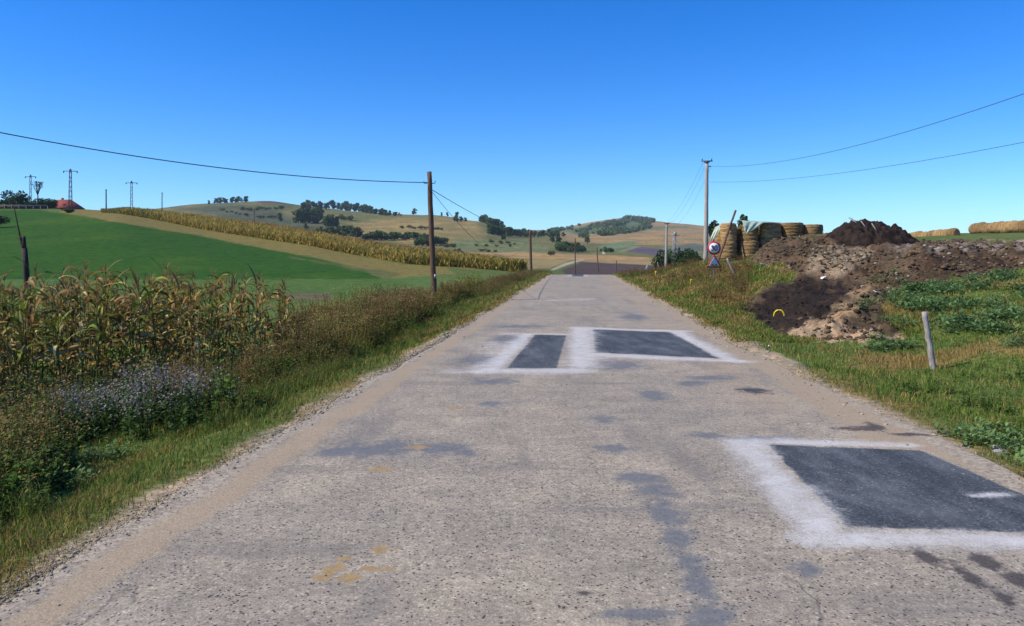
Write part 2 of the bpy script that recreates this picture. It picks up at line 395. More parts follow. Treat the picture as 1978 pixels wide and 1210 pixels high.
# ------------------------------------------------------------------ terrain mesh
def build_terrain():
    rows = list(np.array([-120, -80, -50, -30, -18, -10, -5, -2, 0, 1, 2, 2.6]))
    y = 3.2
    while y < 3400:
        rows.append(y); y *= 1.0115 if y < 60 else 1.013
    rows = np.array(rows)
    t_in = np.arange(-.72, .7201, 4 / F)
    out = .72 + np.cumsum(np.linspace(.006, .12, 46))
    ts = np.concatenate([-out[::-1], t_in, out])
    wdt = np.where(rows >= 0, rows + 3, 3 - rows)
    X = ts[None] * wdt[:, None]; Y = np.repeat(rows[:, None], len(ts), 1)
    Z = H(X, Y)
    px = CX + F * X / np.maximum(Y, 3); py = HY + F * (CAMH - Z) / np.maximum(Y, 3)
    nz = (fbm(px / 26, py / 9, 77, 4) - .5)
    o = off(X, Y)
    col = np.zeros(X.shape + (3,)); col[:] = (.085, .12, .03)
    def paint(c, mask): col[:] = col * (1 - mask[..., None]) + np.array(c) * mask[..., None]
    def poly(c, pts, y0, y1, soft=2.0, wob=8.0):
        d = poly_sdf(px, py, pts) + nz * wob
        paint(c, smooth(soft, -soft, d) * ((Y > y0) & (Y < y1)))
    # dry patches in the roadside grass
    dry = smooth(.5, .66, fbm(X / 1.9, Y / 2.6, 41, 4))
    paint((.17, .13, .045), dry * .9 * (Y < 75))
    # fields on the left
    left = (o < -4.2)
    paint((.075, .13, .032), smooth(-4, -7, o) * (Y < 90))
    poly((.026, .08, .005), GREEN, 55, 300, 1.5, 4)
    poly((.065, .12, .024), [(-900,541),(560,541),(748,541),(800,548),(700,575),(560,590),(-900,600)], 25, 85, 3, 6)
    poly((.165, .138, .04), [(120,404),(200,405),(303,424),(400,442),(493,459),(600,474),(700,495),(780,511),(860,518),(880,530),(750,538),(731,527),(700,520),(607,498),(490,476),(366,452),(253,434),(177,420),(114,411)], 70, 300, 2, 6)
    poly((.10, .11, .035), [(560,497),(640,508),(770,530),(745,540),(690,522)], 70, 300, 3, 8)
    poly((.16, .12, .05), [(200,402),(400,432),(600,458),(800,490),(1010,522),(900,520),(700,494),(520,459),(400,444),(230,408)], 100, 300, 2, 2)
    paint((.1, .085, .05), smooth(4, -2, poly_sdf(px, py, [(520,566),(640,566),(640,580),(520,580)])) * (Y > 20) * (Y < 60) * .8)
    gf = smooth(2, -2, poly_sdf(px, py, GREEN)) * (Y > 55) * (Y < 300)
    tuft = smooth(.5, .75, fbm(X / 1.4, Y / 2.5, 301, 4)); pale = smooth(.5, .72, fbm(X / 14, Y / 20, 303, 4))
    col[:] = col * (1 + gf[..., None] * (tuft[..., None] * np.array((-.18, -.14, -.15)) + pale[..., None] * np.array((.55, .16, .3))))
    # dirt and gravel beside the road
    d = np.maximum(-2.95 - o, o - 3.3) + (fbm(X / .5, Y / .8, 61, 3) - .5) * .5
    paint((.3, .24, .165), smooth(.22, .02, d) * (Y < 130))
    # right: soil bank
    yr = (Y > 13) & (Y < 60)
    ds = poly_sdf(px, py, SOIL) + nz * 26
    soil = smooth(5, -5, ds) * yr
    sc_ = fbm(px / 60, py / 22, 91, 4)
    sb = np.array((.046, .031, .02))[None, None] * (1 - sc_[..., None]) + np.array((.135, .092, .057))[None, None] * sc_[..., None]
    col[:] = col * (1 - soil[..., None]) + sb * soil[..., None]
    nz2 = fbm(X / .45, Y / .6, 119, 4) - .5
    def soilp(c, pts, soft=6, wob=24, k=1):
        soft = soft * .55
        paint(c, smooth(soft, -soft, poly_sdf(px, py, pts) + nz * wob + nz2 * 34) * yr * k)
    soilp((.02, .015, .013), [(1432,600),(1500,556),(1560,535),(1600,548),(1660,545),(1640,580),(1590,612),(1560,640),(1500,646),(1460,622)], 16, 34, .92)
    soilp((.05, .032, .022), [(1760,500),(1850,490),(1960,500),(1978,512),(1860,520),(1760,524)], 6, 30, .8)
    soilp((.25, .17, .1), [(1610,590),(1650,562),(1680,560),(1670,590),(1640,620),(1600,622)])
    soilp((.33, .23, .145), [(1520,648),(1560,620),(1625,622),(1700,645),(1760,655),(1660,660)], 4, 18)
    soilp((.24, .19, .13), [(1560,478),(1680,482),(1660,510),(1600,540),(1560,520)], 10, 40, .8)
    soilp((.23, .2, .18), [(1690,477),(1800,473),(1990,464),(2400,450),(2400,470),(1990,478),(1800,482)], 4, 12, .9)
    poly((.1, .13, .04), [(1770,466),(1850,458),(1990,449),(2600,430),(2600,450),(1990,465),(1850,467)], 45, 200, 2, 3)
    # far slopes
    far = smooth(260, 330, Y)
    hb = fbm(px / 70, py / 12, 55, 4)[..., None]
    hcol = np.array((.085, .105, .035)) * (1 - hb) + np.array((.18, .155, .052)) * hb
    col[:] = col * (1 - far[..., None]) + hcol * far[..., None]
    poly((.22, .17, .06), [(640,440),(760,420),(900,418),(930,440),(940,462),(820,470),(700,462)], 350, 1400, 8, 14)
    poly((.075, .085, .042), [(330,402),(420,395),(520,398),(560,420),(620,440),(600,452),(480,430)], 350, 1400, 8, 10)
    poly((.1, .065, .045), [(488,390),(530,383),(575,388),(560,392),(510,394)], 500, 1500, 1.5, 2)
    poly((.13, .15, .06), [(880,462),(1010,466),(1060,475),(1060,492),(950,490),(880,485)], 250, 1000, 5, 8)
    poly((.3, .2, .085), [(880,488),(1000,487),(1090,490),(1240,497),(1300,505),(1300,513),(1130,503),(1080,500),(1000,500)], 180, 700, 2, 3)
    poly((.24, .19, .08), [(900,500),(1080,503),(1110,500),(1060,518),(1000,522)], 130, 500, 2, 3)
    poly((.27, .19, .085), [(1120,503),(1250,502),(1330,508),(1330,516),(1250,514),(1130,507)], 150, 500, 2, 2)
    poly((.07, .052, .045), [(1085,523),(1125,506),(1180,509),(1262,513),(1300,522),(1262,536),(1100,536)], 130, 330, 1.5, 2)
    poly((.34, .27, .2), [(1064,521),(1090,509),(1126,500),(1127,503),(1094,513),(1068,523)], 100, 400, .8, .5)
    # second hill
    h2 = smooth(1065, 1110, px) * smooth(640, 760, Y)
    paint((.26, .18, .075), h2 * (px < 2500))
    poly((.09, .12, .055), [(1085,445),(1150,432),(1215,421),(1262,428),(1250,440),(1190,448),(1120,455)], 700, 3000, 2, 4)
    poly((.12, .17, .08), [(1155,476),(1200,467),(1235,468),(1220,474),(1190,482),(1165,484)], 400, 3000, 1.5, 3)
    poly((.13, .15, .07), [(1180,449),(1260,438),(1330,437),(1330,441),(1250,445),(1190,453)], 700, 3000, 1.5, 3)
    poly((.09, .075, .09), [(1205,486),(1235,477),(1275,480),(1300,492),(1270,494)], 350, 3000, 1.5, 2)
    poly((.14, .17, .085), [(1190,487),(1225,476),(1235,477),(1205,487)], 350, 3000, 1, 2)
    poly((.11, .12, .085), [(1275,478),(1340,470),(1360,474),(1360,488),(1290,492)], 350, 3000, 1.5, 2)
    poly((.5, .42, .33), [(1160,480),(1168,486),(1167,491),(1163,491),(1164,486),(1158,482)], 300, 1500, .7, .4)
    near = 1 - smooth(120, 420, Y)
    nr, nc = X.shape
    idx = np.arange(nr * nc).reshape(nr, nc)
    Q = np.stack([idx[:-1, :-1], idx[:-1, 1:], idx[1:, 1:], idx[1:, :-1]], 2).reshape(-1, 4)
    V = np.stack([X, Y, Z], 2).reshape(-1, 3); C = col.reshape(-1, 3); NR = near.reshape(-1)
    pxf, pyf, Yf = px.reshape(-1), py.reshape(-1), Y.reshape(-1)
    qc = Q[:, 0]
    zone = np.zeros(len(Q), int)
    zone[(Yf[qc] > 300)] = 2
    fld = poly_sdf(pxf[qc], pyf[qc], GREEN) < 0
    zone[fld & (Yf[qc] > 55) & (Yf[qc] < 300)] = 1
    so = poly_sdf(pxf[qc], pyf[qc], SOIL) < 0
    zone[so & (Yf[qc] > 13) & (Yf[qc] < 60)] = 3
    for z, nm in ((0, 'ground'), (1, 'green_field'), (2, 'hills'), (3, 'soil_bank')):
        q = Q[zone == z]; used, inv = np.unique(q, return_inverse=True)
        me = mesh_np(nm, V[used], inv.reshape(-1, 4), M_LAND, {'alb': C[used], 'near': NR[used]}, True)
        tag(link(nm, me), kind='structure')
build_terrain()

# ------------------------------------------------------------------ the road
def road_mat():
    m, nt, out = mat_new('old_asphalt'); N = NT(nt)
    co = N.n('ShaderNodeNewGeometry').outputs['Position']
    A = lambda n: N.attr(n).outputs['Fac']
    g1 = N.noise(co, 75, 3, .7); g2 = N.noise(co, 19, 4, .65); g3 = N.noise(co, 2.3, 5, .6); g4 = N.noise(co, .45, 4, .6)
    vo = N.n('ShaderNodeTexVoronoi'); N.set(vo.inputs['Vector'], co); vo.inputs['Scale'].default_value = 85
    chip = vo.outputs['Color']
    sep = N.n('ShaderNodeSeparateColor'); N.set(sep.inputs[0], chip)
    r = sep.outputs[0]
    c = N.mix(N.ramp(g1, .3, .7), (.21, .187, .15), (.38, .341, .275))
    c = N.mix(N.ramp(r, .93, .98), c, (.45, .41, .34)); c = N.mix(N.ramp(sep.outputs[1], .93, .97), c, (.06, .056, .055))
    c = N.mix(1.0, c, N.mix(N.ramp(g2, .3, .7), (.8, .8, .8), (1.18, 1.17, 1.16)), 'MULTIPLY')
    c = N.mix(1.0, c, N.mix(N.ramp(g3, .3, .7), (.88, .87, .86), (1.12, 1.1, 1.06)), 'MULTIPLY')
    c = N.mix(1.0, c, N.mix(N.ramp(g4, .35, .65), (.9, .9, .9), (1.1, 1.07, 1.02)), 'MULTIPLY')
    # streaks along and across the old surface far ahead
    st = N.noise(N.map(co, (1.6, .22, 1)), 1.0, 5, .65)
    st2 = N.noise(N.map(co, (.35, 1.5, 1)), 1.0, 5, .65)
    c = N.mix(N.math('MULTIPLY', N.ramp(st, .52, .66), .42), c, (.15, .14, .125))
    c = N.mix(N.math('MULTIPLY', N.ramp(st2, .55, .68), .4), c, (.14, .13, .118))
    # cracks
    wob = N.n('ShaderNodeVectorMath', operation='ADD')
    nv = N.n('ShaderNodeTexNoise'); N.set(nv.inputs['Vector'], co); nv.inputs['Scale'].default_value = 1.3; nv.inputs['Detail'].default_value = 4
    sc = N.n('ShaderNodeVectorMath', operation='SCALE'); N.set(sc.inputs[0], nv.outputs['Color']); sc.inputs['Scale'].default_value = 1.0
    N.set(wob.inputs[0], co); N.set(wob.inputs[1], sc.outputs[0])
    cr = N.n('ShaderNodeTexVoronoi', feature='DISTANCE_TO_EDGE'); N.set(cr.inputs['Vector'], N.map(wob.outputs[0], (.55, .3, 1))); cr.inputs['Scale'].default_value = 1.0
    ck = N.math('MULTIPLY', N.ramp(cr.outputs['Distance'], .012, .001), N.ramp(N.noise(co, .9, 3), .5, .62))
    c = N.mix(N.math('MULTIPLY', ck, .3), c, (.05, .047, .045))
    # dusty wheel-side bands and loose gravel
    fr = N.math('MULTIPLY', N.math('SUBTRACT', g2, .5), .5)
    tan = N.ramp(N.math('ADD', A('dust'), N.math('ADD', fr, N.math('MULTIPLY', N.math('SUBTRACT', g3, .5), .5))), .25, .8)
    dustc = N.mix(N.ramp(g1, .3, .7), (.26, .2, .125), (.4, .315, .21))
    c = N.mix(N.math('MULTIPLY', tan, .8), c, dustc)
    grv = N.ramp(N.math('ADD', A('gravel'), fr), .4, .6)
    gv = N.n('ShaderNodeTexVoronoi'); N.set(gv.inputs['Vector'], co); gv.inputs['Scale'].default_value = 38
    sg = N.n('ShaderNodeSeparateColor'); N.set(sg.inputs[0], gv.outputs['Color'])
    grc = N.mix(sg.outputs[0], (.2, .165, .12), (.43, .375, .29))
    c = N.mix(N.math('MULTIPLY', grv, .8), c, grc)
    # bluish tar bleeding, dark wet stains, dried dung
    e1 = N.math('ADD', N.math('MULTIPLY', N.math('SUBTRACT', N.noise(co, 5, 6, .72), .5), 2.6), N.math('MULTIPLY', N.math('SUBTRACT', N.noise(co, 38, 4, .75), .5), 1.3))
    tar = N.math('MULTIPLY', N.ramp(N.math('ADD', A('tar'), e1), .25, 1.0), N.ramp(A('tar'), .0, .15))
    c = N.mix(N.math('MULTIPLY', tar, .82), c, N.mix(g2, (.075, .085, .1), (.15, .165, .18)))
    oil = N.math('MULTIPLY', N.ramp(N.math('ADD', A('oil'), e1), .3, .85), N.ramp(A('oil'), .0, .12))
    c = N.mix(N.math('MULTIPLY', oil, .85), c, (.045, .038, .038))
    dg = N.ramp(N.math('ADD', A('dung'), N.math('MULTIPLY', N.math('SUBTRACT', N.noise(co, 14, 4, .7), .5), 2.6)), .42, .55)
    c = N.mix(N.math('MULTIPLY', dg, .9), c, N.mix(g2, (.2, .13, .055), (.42, .3, .14)))
    # new patches and the stone dust strewn along their edges
    fine = N.math('MULTIPLY', N.math('SUBTRACT', N.noise(co, 42, 5, .8), .5), .5)
    mids = N.math('MULTIPLY', N.math('SUBTRACT', N.noise(co, 4.5, 5, .7), .5), .3)
    pd = N.math('ADD', A('patch'), N.math('ADD', N.math('MULTIPLY', fine, .1), N.math('MULTIPLY', mids, .25)))
    blk = N.mix(g1, (.032, .038, .042), (.075, .083, .09))
    dusty = N.math('MULTIPLY', N.ramp(N.noise(N.map(co, (1, .5, 1)), 2.0, 5, .65), .45, .8), .25)
    agg = N.ramp(sep.outputs[2], .86, .97)
    blk = N.mix(N.math('MULTIPLY', agg, .5), blk, (.2, .21, .22)); blk = N.mix(N.ramp(r, .9, .98), blk, (.015, .016, .018))
    blk = N.mix(1.0, blk, N.mix(N.ramp(N.noise(N.map(co, (2.6, .5, 1), (0, 0, .25)), 1.0, 5, .7), .35, .7), (.75, .76, .78), (1.45, 1.45, 1.42)), 'MULTIPLY')
    blk = N.mix(dusty, blk, (.32, .34, .36))
    pm = N.ramp(pd, .02, -.02)
    c = N.mix(pm, c, blk)
    wd = N.math('ADD', A('white'), N.math('ADD', N.math('MULTIPLY', fine, 3.2), N.math('MULTIPLY', mids, 4.2)))
    wm = N.math('MULTIPLY', N.ramp(wd, .2, 1.2), N.lin(N.noise(co, 3.2, 5, .65), .3, .7, .55, 1.0))
    c = N.mix(wm, c, N.mix(g1, (.4, .4, .39), (.64, .64, .625)))
    hgt = N.math('ADD', N.math('MULTIPLY', g1, .6), N.math('MULTIPLY', r, .5))
    hgt = N.math('MULTIPLY', N.math('SUBTRACT', hgt, N.math('MULTIPLY', ck, .7)), N.lin(N.math('MAXIMUM', pm, wm), 0, 1, 1.0, .3))
    nrm = N.bump(hgt, .5, .012)
    nt.links.new(N.bsdf(c, .8, nrm, 0, .25), out.inputs[0])
    return m
def build_road():
    ys = [-60, -40, -25, -14, -8, -4, -1, 1, 2.2]; y = 3.0
    while y < 135: ys.append(y); y += min(max(.025, y * .0055), .5)
    ys = np.array(ys)
    n = 250
    s = np.linspace(0, 1, n)
    lo = -2.93 - (fbm(ys / 1.7, ys * 0, 5, 4) - .5) * .34; hi = 3.2 + np.interp(ys, [0, 4, 7, 10, 14, 140], [.35, .3, .2, .02, -.1, -.08]) + (fbm(ys / 1.9, ys * 0 + 7, 8, 4) - .5) * .36
    O = lo[:, None] + (hi - lo)[:, None] * s[None]; Y = np.repeat(ys[:, None], n, 1)
    X = O + ROADK * Y
    Z = road_z(Y) + .006 + (fbm(X / 1.6, Y / 2.2, 15, 3) - .5) * .02 - .045 * (smooth(.985, 1, s) + smooth(.015, 0, s))[None]
    Xf, Yf, Of = X.ravel(), Y.ravel(), O.ravel()
    nA = fbm(Of / .35, Yf / .5, 201, 4) - .5
    def quad(pts): return poly_sdf(Of, Yf, pts)
    A_ = [(1.69, 7.02), (2.98, 6.78), (3.16, 5.5), (3.1, 4.72), (1.68, 4.86)]
    B_ = [(.3, 18.2), (2.06, 17.5), (2.3, 12.95), (.27, 13.75)]
    C_ = [(-.98, 17.0), (-.3, 16.75), (-.36, 11.85), (-1.12, 11.85)]
    D_ = [(-.75, 76), (.3, 76), (.3, 68), (-.75, 68)]
    patch = np.minimum.reduce([quad(A_), quad(B_), quad(C_), quad(D_)])
    # white dust: bands along chosen edges, softer on the outer side
    def band(a, b, wi, wo, side_soft=1.0):
        ax, ay = a; bx, by = b; ex, ey = bx - ax, by - ay; L = math.hypot(ex, ey)
        t = np.clip(((Of - ax) * ex + (Yf - ay) * ey) / L / L, 0, 1)
        dx, dy = Of - ax - t * ex, Yf - ay - t * ey
        sd = (dx * ey - dy * ex) / L; d = np.hypot(dx, dy)
        wv = np.where(sd > 0, wi, wo) * (.45 + 1.1 * fbm(Of / .55, Yf / .9, 211, 4))
        return np.clip(1.2 - d / (wv * 1.2), 0, 1)
    W = np.maximum.reduce([
        band((1.5, 4.75), (1.5, 7.1), .22, .24), band((1.5, 7.16), (2.95, 6.95), .1, .18), band((1.4, 4.66), (3.5, 4.58), .2, .2),
        band((2.78, 5.5), (3.02, 5.53), .1, .1),
        band((-.1, 18.6), (2.3, 17.75), .25, .3), band((.0, 18.4), (.0, 12.2), .32, .42), band((.2, 13.5), (2.6, 12.6), .3, .26), band((2.15, 17.6), (2.45, 12.7), .18, .24),
        band((-1.15, 17.1), (-1.35, 11.6), .3, .2), band((-1.4, 11.55), (-.1, 11.55), .35, .35), band((-1.6, 17.2), (-.2, 17.0), .35, .25) * .8,
        band((-1.9, 11.4), (-1.3, 11.9), .25, .35) * .6, band((-1.7, 15.5), (-1.4, 13), .5, .3) * .55,
        band((-1.1, 30.6), (.2, 30.9), .5, .5) * .75, band((-.3, 31.8), (.6, 31.6), .35, .35) * .6,
        band((-1.1, 76.5), (-.95, 67), .3, .4) * .6, band((-.9, 67), (.4, 67), .8, .8) * .5, band((.5, 67), (.55, 77), .4, .4) * .6])
    W = np.where(patch < -.05, np.minimum(W, np.where(W > .9, W, W * .8)), W)
    def blobs(L):
        v = np.zeros(len(Of))
        for (o, y, a, b) in L: v = np.maximum(v, np.clip(1.25 - np.hypot((Of - o) / a, (Yf - y) / b), 0, 1))
        return v
    tar = blobs([(-1.75, 6.85, .62, .42), (-1.25, 6.85, .45, .3), (-1.0, 6.7, .2, .16), (-2.1, 6.75, .35, .25), (.316, 6.87, .26, .2), (.24, 8.1, .2, .24), (-1.02, 8.95, .24, .25), (.47, 5.95, .26, .3), (.56, 5.6, .18, .3), (.57, 5.1, .16, .4),
                 (.6, 4.7, .14, .35), (.62, 4.3, .13, .3), (.62, 3.95, .12, .3), (.6, 3.65, .17, .3), (.64, 3.45, .18, .2), (1.5, 10.4, .3, .3), (1.85, 10.9, .5, .3), (1.2, 7.4, .25, .2), (2.2, 9.9, .3, .25), (1.65, 7.25, .4, .15), (.9, 9.6, .3, .6),
                 (-1.5, 16, .5, 1.2), (-1.7, 12.8, .5, .8), (.6, 12.2, .6, .8), (-1.2, 10.6, .5, .4), (1.25, 4.2, .12, .12), (.3, 3.7, .3, .1), (-1.5, 19, .9, .6), (1.5, 22, .5, 1.5)])
    oil = blobs([(2.24, 9.75, .25, .25), (2.08, 9.9, .15, .12), (2.75, 7.66, .34, .16), (2.95, 7.75, .12, .3), (3.15, 7.4, .3, .1), (1.95, 4.35, .08, .25), (2.05, 4.1, .07, .22), (2.25, 4.3, .1, .2), (2.3, 4.05, .12, .15), (2.55, 4.1, .15, .12), (2.1, 3.85, .06, .2), (0.02, 3.92, .04, .03)]) * 1.0
    dung = blobs([(-1.6, 6.2, .13, .1), (-1.45, 6.9, .14, .1), (-1.155, 4.5, .07, .08), (-1.36, 4.16, .06, .12), (-1.33, 4.24, .08, .06), (-1.22, 4.1, .07, .08), (-1.14, 4.22, .08, .05), (-1.33, 4.36, .06, .05), (-1.4, 8.7, .12, .1), (-1.04, 4.22, .06, .03)])
    dust = np.maximum(np.clip(1.15 - np.abs(Of + 2.55 + nA * .2) / .22, 0, 1), smooth(2.35, 2.85, Of + nA * .3) * .95)
    dust = np.maximum(dust, .55 * np.exp(-((Of - 2.2) / .6) ** 2) * smooth(7, 9, Yf))
    dust = dust * np.where(patch < .05, .1, 1)
    grav = np.maximum(smooth(-2.62, -2.85, Of + nA * .15), smooth(3.0, 3.25, Of + nA * .2) * .8)
    idx = np.arange(X.size).reshape(X.shape)
    Q = np.stack([idx[:-1, :-1], idx[:-1, 1:], idx[1:, 1:], idx[1:, :-1]], 2).reshape(-1, 4)
    me = mesh_np('road', np.stack([Xf, Yf, Z.ravel()], 1), Q, road_mat(), {'patch': patch, 'white': W, 'tar': tar, 'oil': oil, 'dung': dung, 'dust': dust, 'gravel': grav}, True)
    tag(link('road', me), kind='structure')
build_road()

# ------------------------------------------------------------------ poles, cables and signs
def cable(name, a, b, sag, r, label, group=None, n=40):
    t = np.linspace(0, 1, n)[:, None]
    pts = np.array(a)[None] * (1 - t) + np.array(b)[None] * t
    pts[:, 2] -= 4 * sag * (t * (1 - t))[:, 0]
    V, T = tube(pts - pts[0], r, 6)
    o = link(name, mesh_np(name, V, T, M_CABLE, None, True), None, tuple(pts[0]))
    return tag(o, label, 'cable', group)
def rough_pole(base, top, r0, r1, mat, name, seg=12, n=14, wob=.01, seed=0):
    """mesh of a round, slightly uneven pole, local to base"""
    t = np.linspace(0, 1, n)[:, None]
    d = np.array(top) - np.array(base)
    r = np.random.default_rng(seed)
    pts = t * d[None]; pts[1:-1, :2] += r.normal(0, wob, (n - 2, 2))
    V, T = tube(pts, (r0 + (r1 - r0) * t[:, 0]) * r.uniform(.96, 1.04, n), seg)
    return mesh_np(name, V, T, mat, None, True)
def wooden_pole(pxb, pxt, pyt, Y, r, label, plate=False, sink=.3, seed=0, group=None):
    X = (pxb - CX) / F * Y; z = hz(X, Y) - sink
    top = P(pxt, pyt, Y)
    e = empty('telephone_pole', (X, Y, z))
    link('shaft', rough_pole((X, Y, z), top, r * 1.12, r * .85, M_WOOD, 'shaft', seed=seed), e)
    d = top - Vector((X, Y, z))
    for s in (-1, 1):
        V, T = tube(np.array([[s * r * .8, 0, d.z - .45], [s * (r + .1), 0, d.z - .45], [s * (r + .12), 0, d.z - .36]]) + np.array([d.x * .93, 0, 0]), .016, 6)
        link('bracket', mesh_np('bracket', V, T, M_DARKSTEEL), e)
    if plate:
        V, T = box((.06 + d.x * .15, -r * 1.12, 1.45), (.085, .012, .16)); link('tag_plate', mesh_np('tag_plate', V, T, M_STEEL), e)
    tag(e, label, 'pole', group)
    return top
t1 = wooden_pole(840, 829, 332, 30, .105, 'brown wooden telephone pole leaning slightly, nearest on the left verge', True, .3, 1)
t2 = wooden_pole(1026, 1024, 445, 101, .17, 'dark wooden pole on the left verge near the road crest', False, .4, 2)
t3 = wooden_pole(1111, 1111, 460, 150, .11, 'thin wooden pole standing past the crest above the ploughed field', False, .4, 3)
t4 = wooden_pole(1156, 1153, 478, 190, .13, 'thin pole with slight curve right of the road crest centre', False, .4, 4)
t5 = wooden_pole(1190, 1191, 503, 200, .12, 'short pale pole at the right end of the road crest', False, .4, 5)
cable('overhead_cable', P(826, 353, 30), P(-420, 165, 19), .55, .016, 'thick black cable sweeping across the left sky to the wooden pole')
cable('overhead_cable', P(833, 366, 30), P(1022, 452, 101), .5, .013, 'thin black cable from the near wooden pole down to the crest pole', None)
cable('overhead_cable', P(834, 370, 30), P(1022, 456, 101), 2.6, .009, 'slack lower cable sagging from the near wooden pole')
def concrete_pole(px, pyb, pyt, Y, r, label, seed, lean=0):
    X = (px - CX) / F * Y; z = hz(X, Y) - .3
    top = P(px + lean, pyt, Y); h = top.z - z
    e = empty('concrete_pole', (X, Y, z))
    link('shaft', rough_pole((X, Y, z), top, r * 1.2, r * .8, M_CONC, 'shaft', wob=.003, seed=seed), e)
    dx = top.x - X
    V, T = box((dx, -.02, h + .02), (.9, .09, .08)); V2, T2 = box((dx, 0, h - .05), (r * 2.2, r * 2.2, .1))
    link('crossarm', mesh_np('crossarm', np.vstack([V, V2]), np.vstack([T, T2 + 8]), M_DARKSTEEL), e)
    for s in (-.38, .38):
        Vi, Ti = tube(np.array([[0, 0, 0], [0, 0, .05], [0, 0, .1], [0, 0, .16]]), [.03, .05, .035, .045], 8)
        link('insulator', mesh_np('insulator', Vi, Ti, M_DARKSTEEL, None, True), e, (dx + s, -.02, h + .06))
    V, T = box((dx + r + .06, 0, h - .42), (.2, .05, .07)); link('bracket', mesh_np('bracket', V, T, M_DARKSTEEL), e)
    tag(e, label, 'pole'); return top
c1 = concrete_pole(1363, 500, 312, 63, .17, 'tall pale concrete pole beside the straw bale stack', 11, 2.5)
c2 = concrete_pole(1286, 523, 432, 129, .2, 'pale concrete pole in front of the dark hedge', 12, 2)
cable('overhead_cable', P(1370, 321, 63), P(2150, 120, 22), .9, .011, 'upper black cable rising to the right from the concrete pole', 'x' and None)
cable('overhead_cable', P(1370, 352, 63), P(2150, 240, 26), .55, .010, 'lower black cable rising to the right from the concrete pole')
for k, (dx, lab) in enumerate(((-8, 'outer left'), (0, 'middle'), (7, 'lower right'))):
    cable('overhead_cable', P(1366 + dx * .9, 313 + (k == 2) * 12, 63), P(1287 + dx * .6, 434 + (k == 2) * 4, 129), .9 + .3 * k, .008, 'faint %s wire strung between the two concrete poles' % lab, None)
def lattice_mast(px, pyt, Y, w0, w1, arm, label, mat, pyb=None):
    X = (px - CX) / F * Y; z = hz(X, Y) - .2; h = P(px, pyt, Y).z - z
    e = empty('lattice_mast', (X, Y, z), .2)
    g = Geo(); n = 9
    def wdt(t): return w0 + (w1 - w0) * t
    cs = [(-1, -1), (1, -1), (1, 1), (-1, 1)]
    for c in cs:
        V, T = tube(np.array([[c[0] * w0 / 2, c[1] * w0 / 2, 0], [c[0] * w1 / 2, c[1] * w1 / 2, h]]), w0 * .075, 5); g.add(V, T, (.1, .1, .1))
    for i in range(n):
        a, b = i / n, (i + 1) / n
        for k in range(4):
            p, q = cs[k], cs[(k + 1) % 4]
            if i % 2: p, q = q, p
            V, T = tube(np.array([[p[0] * wdt(a) / 2, p[1] * wdt(a) / 2, a * h], [q[0] * wdt(b) / 2, q[1] * wdt(b) / 2, b * h]]), w0 * .045, 4); g.add(V, T, (.1, .1, .1))
    V, T, C = g.arrays(); link('lattice_shaft', mesh_np('lattice_shaft', V, T, mat), e)
    if arm:
        V, T = box((0, 0, h - .25), (arm, .14, .16)); V2, T2 = box((0, 0, h), (w1 * .8, w1 * .8, .7))
        link('crossarm', mesh_np('crossarm', np.vstack([V, V2]), np.vstack([T, T2 + 8]), mat), e)
        for s in ((-1, 1) if arm > 2 else ()):
            Vi, Ti = tube(np.array([[0, 0, .05], [0, 0, -.1], [0, 0, -.3], [0, 0, -.42]]), [.1, .16, .16, .08], 7)
            link('insulator', mesh_np('insulator', Vi, Ti, mat, None, True), e, (s * arm * .47, 0, h - .3))
    tag(e, label, 'pylon'); return e
lattice_mast(136, 329, 200, .75, .4, 3.4, 'tallest dark lattice mast with crossarm in front of the red roof', M_DARKSTEEL)
lattice_mast(59, 340, 235, .55, .4, 3.0, 'dark lattice mast with crossarm left of the bare small tree', M_DARKSTEEL)
lattice_mast(254, 352, 245, .6, .45, 3.4, 'dark lattice mast with crossarm above the far end of the corn strip', M_DARKSTEEL)
lattice_mast(1304, 452, 150, .75, .55, 1.4, 'pale grey lattice mast in front of the dark hedge', M_STEEL)
def thin_pole(px, pyt, Y, r, label, mat=M_DARKSTEEL):
    X = (px - CX) / F * Y; z = hz(X, Y) - .3; h = P(px, pyt, Y).z
    e = empty('utility_pole', (X, Y, z))
    link('shaft', rough_pole((X, Y, z), (X, Y, h), r * 1.15, r * .9, mat, 'shaft', seed=int(px)), e)
    V, T = box((0, 0, h - z - .25), (.7, .1, .1)); link('crossarm', mesh_np('crossarm', V, T, mat), e)
    tag(e, label, 'pole')
thin_pole(205, 366, 225, .17, 'thin dark pole on the skyline left of the corn strip')
thin_pole(313, 372, 265, .15, 'thin dark pole on the skyline above the middle of the corn strip')
thin_pole(491, 404, 300, .16, 'faint thin pole rising behind the corn strip against the hillside', M_WOOD)
thin_pole(689, 448, 230, .1, 'faint thin pole behind the corn strip left of the near wooden pole', M_WOOD)
thin_pole(891, 484, 140, .11, 'thin post in the lower corn strip right of the near wooden pole', M_WOOD)

